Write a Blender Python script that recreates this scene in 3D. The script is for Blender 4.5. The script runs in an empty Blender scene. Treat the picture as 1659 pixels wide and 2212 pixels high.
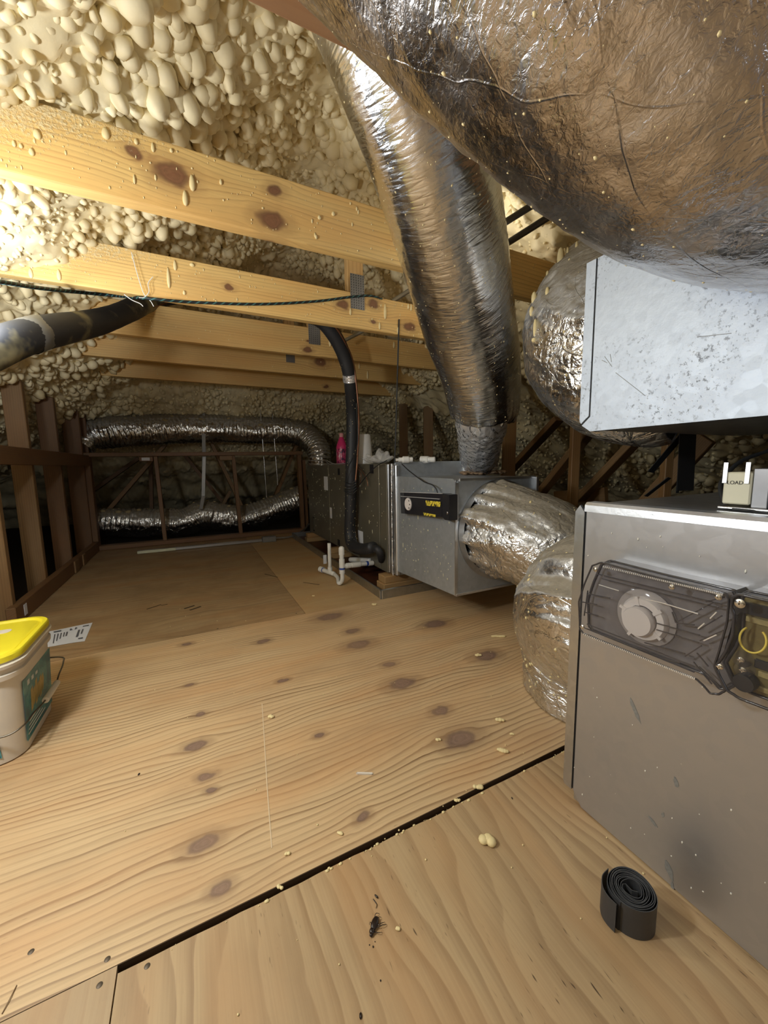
import bpy, bmesh, math, random
import numpy as np
from mathutils import Vector, Matrix, Euler

random.seed(7)
rng = np.random.default_rng(11)
scene = bpy.context.scene
COL = scene.collection

# ------------------------------------------------------------------ camera
H = 0.74                                   # lens height above the plywood (m)
YAW, PITCH, ROLL, FPX = 26.45, 7.10, -0.91, 830.0
W_PX, H_PX = 1659.0, 2212.0
_y, _p, _r = (math.radians(a) for a in (YAW, PITCH, ROLL))
FWD = Vector((math.sin(_y) * math.cos(_p), math.cos(_y) * math.cos(_p), -math.sin(_p)))
_r0 = Vector((math.cos(_y), -math.sin(_y), 0)); _u0 = _r0.cross(FWD)
RIGHT = math.cos(_r) * _r0 + math.sin(_r) * _u0
UP = -math.sin(_r) * _r0 + math.cos(_r) * _u0
EYE = Vector((0, 0, H))
cd = bpy.data.cameras.new('camera')
cam = bpy.data.objects.new('camera', cd); COL.objects.link(cam)
M = Matrix((RIGHT, UP, -FWD)).transposed().to_4x4(); M.translation = EYE
cam.matrix_world = M
cd.sensor_fit = 'VERTICAL'; cd.sensor_height = 36.0; cd.sensor_width = 36.0
cd.lens = FPX / H_PX * 36.0
cd.clip_start = 0.02; cd.clip_end = 60
scene.camera = cam

# ------------------------------------------------------------------ world, lamps, exposure
vs = scene.view_settings
vs.view_transform = 'Standard'; vs.look = 'None'; vs.gamma = 1.0; vs.use_curve_mapping = False
vs.exposure = 0.2
world = bpy.data.worlds.new('attic_air'); scene.world = world; world.use_nodes = True
bg = world.node_tree.nodes['Background']
bg.inputs[0].default_value = (1.0, 0.93, 0.82, 1); bg.inputs[1].default_value = 0.03
def lamp(name, loc, power, radius, color):
    l = bpy.data.lights.new(name, 'POINT'); l.energy = power; l.shadow_soft_size = radius; l.color = color
    o = bpy.data.objects.new(name, l); o.location = loc; COL.objects.link(o); return o
lamp('attic_bulb', (-0.52, 1.45, 1.14), 13.5, 0.06, (0.92, 0.96, 1.0))      # bulb hung low under the left slope, just outside the frame
lamp('work_lamp', (-0.58, 0.74, 1.00), 26.0, 0.06, (0.90, 0.95, 1.0))       # work lamp standing left of the frame
lamp('hatch_lamp', (0.36, -0.62, 0.86), 5.0, 0.22, (0.86, 0.93, 1.0))      # bigger, cooler lamp by the hatch behind the camera

lamp('ridge_bulb', (1.14, 1.33, 1.62), 1.3, 0.04, (1.0, 0.96, 0.88))         # added fill light, hidden behind the tall duct, to brighten the right foam

# ------------------------------------------------------------------ pixel -> world (places read off fixed planes)
def ray(x, y):
    return FWD + (x - W_PX / 2) / FPX * RIGHT - (y - H_PX / 2) / FPX * UP
def onx(x, y, X): d = ray(x, y); return EYE + d * (X / d.x)
def ony(x, y, Y): d = ray(x, y); return EYE + d * (Y / d.y)
def onz(x, y, Z=0.0): d = ray(x, y); return EYE + d * ((Z - H) / d.z)
def at(x, y, depth): return EYE + ray(x, y) * depth

# ------------------------------------------------------------------ object helpers
WORLD = {}
def link(o, M=None, parent=None):
    COL.objects.link(o)
    M = M or Matrix.Identity(4)
    WORLD[o.name] = M
    if parent is not None:
        o.parent = parent
        o.matrix_basis = WORLD[parent.name].inverted() @ M
    else:
        o.matrix_basis = M
    return o
def mesh_obj(name, me, mat=None, parent=None, M=None, smooth=False):
    if mat is not None and len(me.materials) == 0: me.materials.append(mat)
    if smooth:
        me.polygons.foreach_set('use_smooth', np.ones(len(me.polygons), dtype=bool))
    return link(bpy.data.objects.new(name, me), M, parent)
def bm_obj(name, bm, mat=None, parent=None, M=None, smooth=False):
    me = bpy.data.meshes.new(name); bm.normal_update(); bm.to_mesh(me); bm.free()
    return mesh_obj(name, me, mat, parent, M, smooth)
def tag(o, label=None, cat=None, group=None, kind=None):
    if label: o['label'] = label
    if cat: o['category'] = cat
    if group: o['group'] = group
    if kind: o['kind'] = kind
    return o
def thing(name, label, cat, loc=(0, 0, 0), group=None):
    o = bpy.data.objects.new(name, None); o.empty_display_size = 0.05
    link(o, Matrix.Translation(Vector(loc)))
    return tag(o, label, cat, group)
def autosmooth(o, ang=40):
    me = o.data
    me.polygons.foreach_set('use_smooth', np.ones(len(me.polygons), dtype=bool))
    try: me.set_sharp_from_angle(angle=math.radians(ang))
    except Exception: pass
    return o

def add_box(bm, lo, hi, bevel=0.0, segs=1):
    lo = Vector(lo); hi = Vector(hi); c = (lo + hi) / 2; s = hi - lo
    t = bmesh.new(); bmesh.ops.create_cube(t, size=1.0)
    bmesh.ops.scale(t, vec=s, verts=t.verts)
    if bevel > 0:
        bmesh.ops.bevel(t, geom=t.edges[:], offset=bevel, segments=segs, profile=0.5, affect='EDGES')
    bmesh.ops.translate(t, vec=c, verts=t.verts)
    merge(bm, t)
def merge(bm, t, M=None):
    me = bpy.data.meshes.new('tmp'); t.to_mesh(me); t.free()
    if M is not None: me.transform(M)
    bm.from_mesh(me); bpy.data.meshes.remove(me)
def box(name, lo, hi, mat, parent=None, bevel=0.0, segs=1):
    """box with its own origin in its middle"""
    lo = Vector(lo); hi = Vector(hi); c = (lo + hi) / 2
    bm = bmesh.new(); add_box(bm, lo - c, hi - c, bevel, segs)
    return bm_obj(name, bm, mat, parent, Matrix.Translation(c))
def frame_x(a, b, roll_up=Vector((0, 0, 1))):
    """matrix with local X along a->b and local Z near roll_up, origin at the middle"""
    a = Vector(a); b = Vector(b); x = (b - a).normalized()
    y = roll_up.cross(x)
    if y.length < 1e-4: y = Vector((0, 1, 0)).cross(x)
    y.normalize(); z = x.cross(y)
    M = Matrix((x, y, z)).transposed().to_4x4(); M.translation = (a + b) / 2
    return M
def lumber(name, a, b, w, h, mat, parent=None, up=Vector((0, 0, 1)), bevel=0.003):
    """board from a to b: w across (local Y), h tall (local Z); grain runs on local X"""
    L = (Vector(b) - Vector(a)).length
    bm = bmesh.new(); add_box(bm, (-L / 2, -w / 2, -h / 2), (L / 2, w / 2, h / 2), bevel)
    return bm_obj(name, bm, mat, parent, frame_x(a, b, up))
def add_cyl(bm, a, b, r, r2=None, n=20, caps=True):
    a = Vector(a); b = Vector(b); t = bmesh.new()
    bmesh.ops.create_cone(t, cap_ends=caps, segments=n, radius1=r, radius2=r if r2 is None else r2, depth=(b - a).length)
    q = Vector((0, 0, 1)).rotation_difference((b - a).normalized()).to_matrix().to_4x4()
    q.translation = (a + b) / 2
    merge(bm, t, q)
def lathe(bm, prof, n=32, M=None):
    t = bmesh.new(); rings = []
    for r, z in prof:
        rings.append([t.verts.new((r * math.cos(2 * math.pi * k / n), r * math.sin(2 * math.pi * k / n), z)) for k in range(n)])
    for a, b in zip(rings, rings[1:]):
        for k in range(n): t.faces.new((a[k], a[(k + 1) % n], b[(k + 1) % n], b[k]))
    if prof[0][0] > 1e-6: t.faces.new(list(reversed(rings[0])))
    if prof[-1][0] > 1e-6: t.faces.new(rings[-1])
    bmesh.ops.remove_doubles(t, verts=t.verts, dist=1e-6)
    merge(bm, t, M)
def add_prism(bm, pts, thick, M=None):
    """polygon in local XY pulled up thick in Z"""
    t = bmesh.new()
    lo = [t.verts.new((x, y, 0)) for x, y in pts]; hi = [t.verts.new((x, y, thick)) for x, y in pts]
    n = len(pts)
    t.faces.new(list(reversed(lo))); t.faces.new(hi)
    for k in range(n): t.faces.new((lo[k], lo[(k + 1) % n], hi[(k + 1) % n], hi[k]))
    bmesh.ops.recalc_face_normals(t, faces=t.faces)
    merge(bm, t, M)
def rrect(w, h, r, n=5, cx=0, cy=0):
    out = []
    for sx, sy, a0 in ((1, 1, 0), (-1, 1, 90), (-1, -1, 180), (1, -1, 270)):
        for k in range(n + 1):
            a = math.radians(a0 + 90 * k / n)
            out.append((cx + sx * (w / 2 - r) + r * math.cos(a), cy + sy * (h / 2 - r) + r * math.sin(a)))
    return out

# ------------------------------------------------------------------ numpy noise
def _h(ix, iy, iz, seed):
    n = (ix.astype(np.int64) * 374761393 + iy.astype(np.int64) * 668265263 + iz.astype(np.int64) * 2147483647 + seed * 1274126177) & 0x7fffffff
    n = ((n ^ (n >> 13)) * 1274126177) & 0x7fffffff
    n = ((n ^ (n >> 16)) * 668265263) & 0x7fffffff
    return ((n ^ (n >> 15)) & 0xffffff) / float(0xffffff)
def vnoise(x, y, seed=0, z=None):
    x = np.asarray(x, float); y = np.asarray(y, float)
    zz = np.zeros_like(x) if z is None else np.asarray(z, float)
    ix, iy, iz = np.floor(x), np.floor(y), np.floor(zz)
    fx, fy, fz = x - ix, y - iy, zz - iz
    fx = fx * fx * (3 - 2 * fx); fy = fy * fy * (3 - 2 * fy); fz = fz * fz * (3 - 2 * fz)
    def c(a, b, d): return _h(ix + a, iy + b, iz + d, seed)
    a = (c(0, 0, 0) * (1 - fx) + c(1, 0, 0) * fx) * (1 - fy) + (c(0, 1, 0) * (1 - fx) + c(1, 1, 0) * fx) * fy
    if z is None: return a * 2 - 1
    b = (c(0, 0, 1) * (1 - fx) + c(1, 0, 1) * fx) * (1 - fy) + (c(0, 1, 1) * (1 - fx) + c(1, 1, 1) * fx) * fy
    return (a * (1 - fz) + b * fz) * 2 - 1
def fbm(x, y, seed=0, oct=4):
    s = 0; a = 1.0
    for k in range(oct):
        s = s + a * vnoise(x * 2 ** k, y * 2 ** k, seed + k * 17); a *= 0.5
    return s / 1.9
def bubbles(x, y, cell, seed, rlo=.5, rhi=.85, hlo=.5, hhi=1.0, aniso=1.0):
    """union of rounded bumps on a jittered grid: height field"""
    u = x / (cell * aniso); v = y / cell
    iu = np.floor(u); iv = np.floor(v); out = np.zeros_like(u)
    zr = np.zeros_like(u)
    for a in (-1, 0, 1):
        for b in (-1, 0, 1):
            cu, cv = iu + a, iv + b
            px = cu + _h(cu, cv, zr, seed); py = cv + _h(cu, cv, zr + 1, seed)
            R = rlo + (rhi - rlo) * _h(cu, cv, zr + 2, seed)
            hh = hlo + (hhi - hlo) * _h(cu, cv, zr + 3, seed)
            d2 = ((u - px) ** 2 + (v - py) ** 2) / (R * R)
            out = np.maximum(out, hh * R * np.sqrt(np.clip(1 - d2, 0, None)))
    return out * cell
def ridged(x, y, seed):
    return 1 - np.abs(vnoise(x, y, seed))

def grid_mesh(name, P, uv=None, wrap=False, flip=False):
    """P: (n, m, 3) grid; wrap closes the second axis"""
    n, m = P.shape[:2]
    me = bpy.data.meshes.new(name)
    idx = np.arange(n * m).reshape(n, m)
    if wrap: nxt = np.roll(idx, -1, axis=1); a, b, c, d = idx[:-1], nxt[:-1], nxt[1:], idx[1:]
    else: a, b, c, d = idx[:-1, :-1], idx[:-1, 1:], idx[1:, 1:], idx[1:, :-1]
    q = np.stack([a, b, c, d], -1).reshape(-1, 4)
    if flip: q = q[:, ::-1]
    nf = len(q)
    me.vertices.add(n * m); me.vertices.foreach_set('co', P.reshape(-1).astype(np.float32))
    me.loops.add(nf * 4); me.loops.foreach_set('vertex_index', q.reshape(-1).astype(np.int32))
    me.polygons.add(nf); me.polygons.foreach_set('loop_start', np.arange(0, nf * 4, 4, dtype=np.int32))
    try: me.polygons.foreach_set('loop_total', np.full(nf, 4, dtype=np.int32))
    except Exception: pass
    me.update(calc_edges=True)
    if uv is not None:
        lay = me.uv_layers.new(name='UVMap')
        if wrap:
            U = np.concatenate([uv, uv[:, :1] + np.array([uv[0, -1, 0] - uv[0, 0, 0] + (uv[0, 1, 0] - uv[0, 0, 0]), 0])], 1)
            ua, ub, uc, ud = U[:-1, :-1], U[:-1, 1:], U[1:, 1:], U[1:, :-1]
        else:
            ua, ub, uc, ud = uv[:-1, :-1], uv[:-1, 1:], uv[1:, 1:], uv[1:, :-1]
        uu = np.stack([ua, ub, uc, ud], -2).reshape(-1, 4, 2)
        if flip: uu = uu[:, ::-1]
        lay.data.foreach_set('uv', uu.reshape(-1).astype(np.float32))
    me.validate()
    me.polygons.foreach_set('use_smooth', np.ones(len(me.polygons), dtype=bool))
    return me

def spline(pts, ds):
    """Catmull-Rom through rows (x, y, z, extra...), sampled every ds"""
    p = np.array(pts, float)
    p = np.vstack([2 * p[0] - p[1], p, 2 * p[-1] - p[-2]])
    out = []
    for i in range(1, len(p) - 2):
        L = np.linalg.norm(p[i + 1][:3] - p[i][:3]); k = max(2, int(L / ds))
        t = np.linspace(0, 1, k, endpoint=False)[:, None]
        a, b, c, d = p[i - 1], p[i], p[i + 1], p[i + 2]
        out.append(.5 * (2 * b + (c - a) * t + (2 * a - 5 * b + 4 * c - d) * t ** 2 + (3 * b - a - 3 * c + d) * t ** 3))
    out.append(p[-2][None]); return np.vstack(out)
def tube_grid(pts, ds, n, disp=None, up=(0, 0, 1)):
    """pts rows: x, y, z, radius. Returns grid, uv in metres, normals"""
    s = spline(pts, ds); c = s[:, :3]; r = s[:, 3]
    t = np.gradient(c, axis=0); t /= np.linalg.norm(t, axis=1)[:, None]
    N = np.zeros_like(c); u = np.array(up, float)
    u = u - t[0] * u.dot(t[0])
    if np.linalg.norm(u) < 1e-3: u = np.array([1., 0, 0]) - t[0] * t[0][0]
    N[0] = u / np.linalg.norm(u)
    for i in range(1, len(c)):
        v = N[i - 1] - t[i] * N[i - 1].dot(t[i]); N[i] = v / np.linalg.norm(v)
    B = np.cross(t, N)
    th = np.arange(n) / n * 2 * np.pi
    dirs = N[:, None, :] * np.cos(th)[None, :, None] + B[:, None, :] * np.sin(th)[None, :, None]
    ln = np.concatenate([[0], np.cumsum(np.linalg.norm(np.diff(c, axis=0), axis=1))])
    rm = float(np.max(r))
    U = np.broadcast_to((th * rm)[None, :], (len(c), n)); V = np.broadcast_to(ln[:, None], (len(c), n))
    rad = np.broadcast_to(r[:, None], (len(c), n)).copy()
    TH = np.broadcast_to(th[None, :], (len(c), n))
    if disp is not None: rad = rad + disp(TH, V, rad)
    P = c[:, None, :] + dirs * rad[..., None]
    return P, np.stack([U, V], -1), dirs
def tube(name, pts, ds, n, mat, parent=None, disp=None, caps=False):
    P, uv, _ = tube_grid(pts, ds, n, disp)
    if caps:
        P = np.concatenate([np.repeat(P[:1].mean(1, keepdims=True), P.shape[1], 1), P, np.repeat(P[-1:].mean(1, keepdims=True), P.shape[1], 1)], 0)
        uv = np.concatenate([uv[:1], uv, uv[-1:]], 0)
    o0 = Vector(P.reshape(-1, 3).mean(0)); P = P - np.array(o0)
    me = grid_mesh(name, P, uv, wrap=True)
    return mesh_obj(name, me, mat, parent, Matrix.Translation(o0))
_ico = None
def blobs_mesh(name, centers, sizes, rots=None, sub=1):
    """many small ellipsoids in one mesh. sizes (n,3)"""
    bm = bmesh.new(); bmesh.ops.create_icosphere(bm, subdivisions=sub, radius=1.0)
    v = np.array([q.co[:] for q in bm.verts]); f = np.array([[q.index for q in k.verts] for k in bm.faces]); bm.free()
    n = len(centers); C = np.asarray(centers, float); S = np.asarray(sizes, float)
    V = v[None] * S[:, None, :]
    if rots is not None: V = np.einsum('nij,nvj->nvi', rots, V)
    V = V + C[:, None, :]
    F = (f[None] + (np.arange(n) * len(v))[:, None, None]).reshape(-1, 3)
    me = bpy.data.meshes.new(name); me.from_pydata(V.reshape(-1, 3).tolist(), [], F.tolist())
    me.polygons.foreach_set('use_smooth', np.ones(len(me.polygons), dtype=bool))
    return me
def text_obj(name, txt, size, mat, parent, M, thick=0.0004, sx=1.0):
    cu = bpy.data.curves.new('txt', 'FONT'); cu.body = txt; cu.size = size; cu.extrude = thick
    cu.align_x = 'CENTER'; cu.align_y = 'CENTER'
    t = bpy.data.objects.new('txt', cu)
    COL.objects.link(t); dg = bpy.context.evaluated_depsgraph_get()
    me = bpy.data.meshes.new_from_object(t.evaluated_get(dg)); COL.objects.unlink(t); bpy.data.objects.remove(t); 
    me.materials.clear()
    me.transform(Matrix.Diagonal((sx, 1, 1, 1)))
    return mesh_obj(name, me, mat, parent, M)

# ------------------------------------------------------------------ materials
class NT:
    def __init__(s, name):
        s.m = bpy.data.materials.new(name); s.m.use_nodes = True
        s.t = s.m.node_tree; s.n = s.t.nodes; s.l = s.t.links
        s.b = s.n['Principled BSDF']
    def new(s, kind, **kw):
        n = s.n.new(kind)
        for k, v in kw.items(): setattr(n, k, v)
        return n
    def put(s, sock, v):
        if isinstance(v, bpy.types.NodeSocket): s.l.new(v, sock)
        elif v is not None:
            if hasattr(sock.default_value, '__len__') and isinstance(v, (tuple, list)) and len(v) == 3 and len(sock.default_value) == 4: v = (*v, 1)
            sock.default_value = v
    def math(s, op, a, b=None, c=None, clamp=False):
        n = s.new('ShaderNodeMath', operation=op, use_clamp=clamp)
        for i, v in enumerate((a, b, c)):
            if v is not None: s.put(n.inputs[i], v)
        return n.outputs[0]
    def coord(s, which='Object'): return s.new('ShaderNodeTexCoord').outputs[which]
    def sep(s, v): n = s.new('ShaderNodeSeparateXYZ'); s.l.new(v, n.inputs[0]); return n.outputs
    def comb(s, x=0.0, y=0.0, z=0.0):
        n = s.new('ShaderNodeCombineXYZ')
        for i, v in enumerate((x, y, z)): s.put(n.inputs[i], v)
        return n.outputs[0]
    def mapping(s, v, scale=(1, 1, 1), loc=(0, 0, 0), rot=(0, 0, 0)):
        n = s.new('ShaderNodeMapping'); s.put(n.inputs[0], v)
        n.inputs['Scale'].default_value = scale; n.inputs['Location'].default_value = loc; n.inputs['Rotation'].default_value = rot
        return n.outputs[0]
    def noise(s, v, scale, detail=3, rough=.55, dist=0.0, out=0):
        n = s.new('ShaderNodeTexNoise'); s.put(n.inputs['Vector'], v)
        n.inputs['Scale'].default_value = scale; n.inputs['Detail'].default_value = detail
        n.inputs['Roughness'].default_value = rough; n.inputs['Distortion'].default_value = dist
        return n.outputs[out]
    def vor(s, v, scale, feature='F1', out='Distance', rand=1.0):
        n = s.new('ShaderNodeTexVoronoi', feature=feature); s.put(n.inputs['Vector'], v)
        n.inputs['Scale'].default_value = scale; n.inputs['Randomness'].default_value = rand
        return n.outputs[out]
    def ramp(s, f, stops, interp='LINEAR'):
        n = s.new('ShaderNodeValToRGB'); e = n.color_ramp.elements; n.color_ramp.interpolation = interp
        while len(e) > 1: e.remove(e[-1])
        for i, (p, c) in enumerate(stops):
            k = e[0] if i == 0 else e.new(p)
            k.position = p; k.color = (*c, 1) if hasattr(c, '__len__') else (c, c, c, 1)
        s.put(n.inputs[0], f); return n.outputs[0]
    def mrange(s, v, a, b, c=0.0, d=1.0, smooth=False):
        n = s.new('ShaderNodeMapRange', interpolation_type='SMOOTHSTEP' if smooth else 'LINEAR')
        for i, q in enumerate((v, a, b, c, d)): s.put(n.inputs[i], q)
        return n.outputs[0]
    def mix(s, f, a, b, blend='MIX'):
        n = s.new('ShaderNodeMix', data_type='RGBA', blend_type=blend)
        s.put(n.inputs[0], f); s.put(n.inputs[6], a); s.put(n.inputs[7], b)
        return n.outputs[2]
    def bump(s, h, strength=.3, dist=.002, normal=None):
        n = s.new('ShaderNodeBump'); s.put(n.inputs['Height'], h)
        n.inputs['Strength'].default_value = strength; n.inputs['Distance'].default_value = dist
        if normal is not None: s.l.new(normal, n.inputs['Normal'])
        return n.outputs[0]
    def rand(s): return s.new('ShaderNodeObjectInfo').outputs['Random']
    def done(s, base=None, rough=None, metal=None, normal=None, **kw):
        for k, v in (('Base Color', base), ('Roughness', rough), ('Metallic', metal), ('Normal', normal)):
            if v is not None: s.put(s.b.inputs[k], v)
        for k, v in kw.items(): s.put(s.b.inputs[k.replace('_', ' ')], v)
        return s.m

def plain(name, c, rough=.5, metal=0.0, var=.12, scale=30, bumpy=.0, **kw):
    t = NT(name); co = t.coord()
    n = t.noise(co, scale, 3)
    col = t.mix(n, tuple(q * (1 - var) for q in c), tuple(min(1, q * (1 + var)) for q in c))
    nm = t.bump(t.noise(co, scale * 6, 2), bumpy, .001) if bumpy else None
    return t.done(col, rough, metal, nm, **kw)

def wood(name, lite, dark, along='X', cross='Y', third=None, spacing=.012, warp=.02, wscale=(1.2, 5), knots=(), late=.5, knotcol=(.12, .055, .03),
         spray=None, stain=None, rough=.6, randomize=False, fiber=260, pits=0.0, sharp=.62):
    """sawn wood: growth lines across one axis, bent round the knots; spray=(x_from,x_to) foam overspray along the grain"""
    t = NT(name); co = t.coord(); S = t.sep(co); ix = {'X': 0, 'Y': 1, 'Z': 2}
    g = S[ix[along]]; c = S[ix[cross]]
    if third: c = t.math('ADD', c, t.math('MULTIPLY', S[ix[third]], .6))
    if randomize:
        r = t.rand(); g2 = t.math('ADD', g, t.math('MULTIPLY', r, 37.0)); off = t.math('MULTIPLY', r, 11.0)
    else: g2 = g; off = 0.0
    cw = c
    kmask = None; kring = None
    if knots:
        nd = t.new('ShaderNodeTexNoise'); s_ = t.put(nd.inputs['Vector'], co); nd.inputs['Scale'].default_value = 22; nd.inputs['Detail'].default_value = 2
        nds = t.sep(nd.outputs['Color'])
        gk = t.math('ADD', g, t.math('MULTIPLY', t.math('SUBTRACT', nds[0], .5), .030)); ck = t.math('ADD', c, t.math('MULTIPLY', t.math('SUBTRACT', nds[1], .5), .024))
    for (kg, kc, kr) in knots:
        dg = t.math('MULTIPLY', t.math('SUBTRACT', gk, kg), 1 / (1.35 * kr)); dc = t.math('MULTIPLY', t.math('SUBTRACT', ck, kc), 1 / (.85 * kr))
        d2 = t.math('ADD', t.math('MULTIPLY', dg, dg), t.math('MULTIPLY', dc, dc))
        e = t.math('EXPONENT', t.math('MULTIPLY', d2, -.16))
        push = t.math('MULTIPLY', t.math('MULTIPLY', dc, e), -.62 * kr)
        cw = t.math('ADD', cw, push)
        k = t.math('SUBTRACT', 1.45, d2)
        kmask = k if kmask is None else t.math('MAXIMUM', kmask, k)
    wv = t.comb(t.math('MULTIPLY', g2, wscale[0]), t.math('ADD', t.math('MULTIPLY', c, wscale[1]), off), 0.0)
    w1 = t.noise(wv, 1.0, 2, .5)
    w2 = t.noise(wv, 4.5, 2, .5)
    cw = t.math('ADD', cw, t.math('MULTIPLY', t.math('SUBTRACT', w1, .5), warp * 2))
    cw = t.math('ADD', cw, t.math('MULTIPLY', t.math('SUBTRACT', w2, .5), warp * .14))
    ph = t.math('MULTIPLY', t.math('ADD', cw, off), 1 / spacing)
    fr = t.math('FRACT', ph)
    line = t.ramp(fr, [(0.0, .0), (sharp, .30), (.86, 1.0), (.95, .95), (1.0, .0)])
    amp = t.mrange(t.noise(t.comb(t.math('MULTIPLY', g2, .8), t.math('MULTIPLY', ph, .37), 0.0), 1.0, 1), .3, .7, .25, 1.0)
    fib = t.noise(t.comb(t.math('MULTIPLY', g2, 6.0), t.math('MULTIPLY', c, fiber), 3.0), 1.0, 2)
    f = t.math('MULTIPLY', t.math('MULTIPLY', line, amp), late)
    f = t.math('ADD', f, t.math('MULTIPLY', t.math('SUBTRACT', fib, .5), .55), clamp=True)
    col = t.mix(f, lite, dark)
    blot = t.noise(t.comb(t.math('MULTIPLY', g2, 1.6), t.math('MULTIPLY', c, 7.0), 8.0), 1.0, 3)
    red = tuple(a * b for a, b in zip(lite, (.93, .73, .58)))
    col = t.mix(t.mrange(blot, .44, .74, 0, .75), col, red)
    gb = t.noise(t.comb(t.math('MULTIPLY', g2, 2.4), t.math('MULTIPLY', c, 5.0), 21.0), 1.0, 4, .65)
    col = t.mix(t.mrange(gb, .48, .78, 0, .45), col, tuple(a * .5 + b * .35 for a, b in zip(dark, lite)))
    if kmask is not None:
        km = t.mrange(kmask, -.15, 1.05, 0, 1, True)
        halo = t.mrange(kmask, -4.0, .3, 0, .38, True)
        col = t.mix(halo, col, tuple(a * .75 + b * .2 for a, b in zip(dark, knotcol)))
        edge = t.math('MULTIPLY', km, t.mrange(kmask, .5, 1.3, 1, .15, True))
        kn = t.noise(co, 120, 3, .6)
        rings = t.math('FRACT', t.math('MULTIPLY', kmask, 3.2))
        kc_ = t.mix(t.math('ADD', t.math('MULTIPLY', kn, .7), t.math('MULTIPLY', rings, .3)), tuple(q * .75 for q in knotcol), tuple(min(1, q * 2.0) for q in knotcol))
        kc_ = t.mix(t.math('MULTIPLY', edge, .7), kc_, tuple(q * .45 for q in knotcol))
        col = t.mix(t.math('MULTIPLY', km, .85), col, kc_)
    if pits:
        pv = t.noise(t.comb(t.math('MULTIPLY', g2, 45.0), t.math('MULTIPLY', c, 240.0), 1.0), 1.0, 1)
        pm = t.math('MULTIPLY', t.mrange(pv, .68, .76), t.mrange(t.noise(co, 5, 2), .48, .62))
        col = t.mix(t.math('MULTIPLY', pm, pits), col, tuple(q * .3 for q in dark))
    if stain is not None:
        sn = t.noise(co, stain[1], 4, .6)
        col = t.mix(t.mrange(sn, .45, .75, 0, stain[2]), col, stain[0])
    hgt = t.math('ADD', t.math('MULTIPLY', f, -.5), fib)
    nm = t.bump(hgt, .18, .0008)
    if spray is not None:
        sx = t.mrange(S[0], spray[0], spray[1], 0, 1)
        sp = t.noise(co, 140, 3, .6)
        m = t.math('ADD', t.math('MULTIPLY', sx, -1.15), t.math('ADD', t.math('MULTIPLY', sp, .9), .42))
        m = t.math('SUBTRACT', m, t.math('MULTIPLY', S[ix[cross]], -spray[2]))
        m = t.mrange(m, .42, .68, 0, .92)
        col = t.mix(m, col, t.mix(sp, (.62, .47, .22), (.88, .74, .44)))
        nm = t.bump(t.math('MULTIPLY', sp, m), .7, .004, nm)
    rgh = t.mrange(f, 0, 1, rough, rough - .12)
    return t.done(col, rgh, 0.0, nm)

def foam_mat(name, a=(.84, .73, .46), b=(.62, .48, .23)):
    t = NT(name); co = t.coord()
    n = t.noise(co, 2.2, 4); n2 = t.noise(co, 38, 3)
    col = t.mix(t.mrange(n, .35, .68), a, b)
    col = t.mix(t.math('MULTIPLY', n2, .35), col, (.86, .78, .55))
    nm = t.bump(t.noise(co, 170, 3), .12, .002)
    return t.done(col, .62, 0.0, nm)

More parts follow.
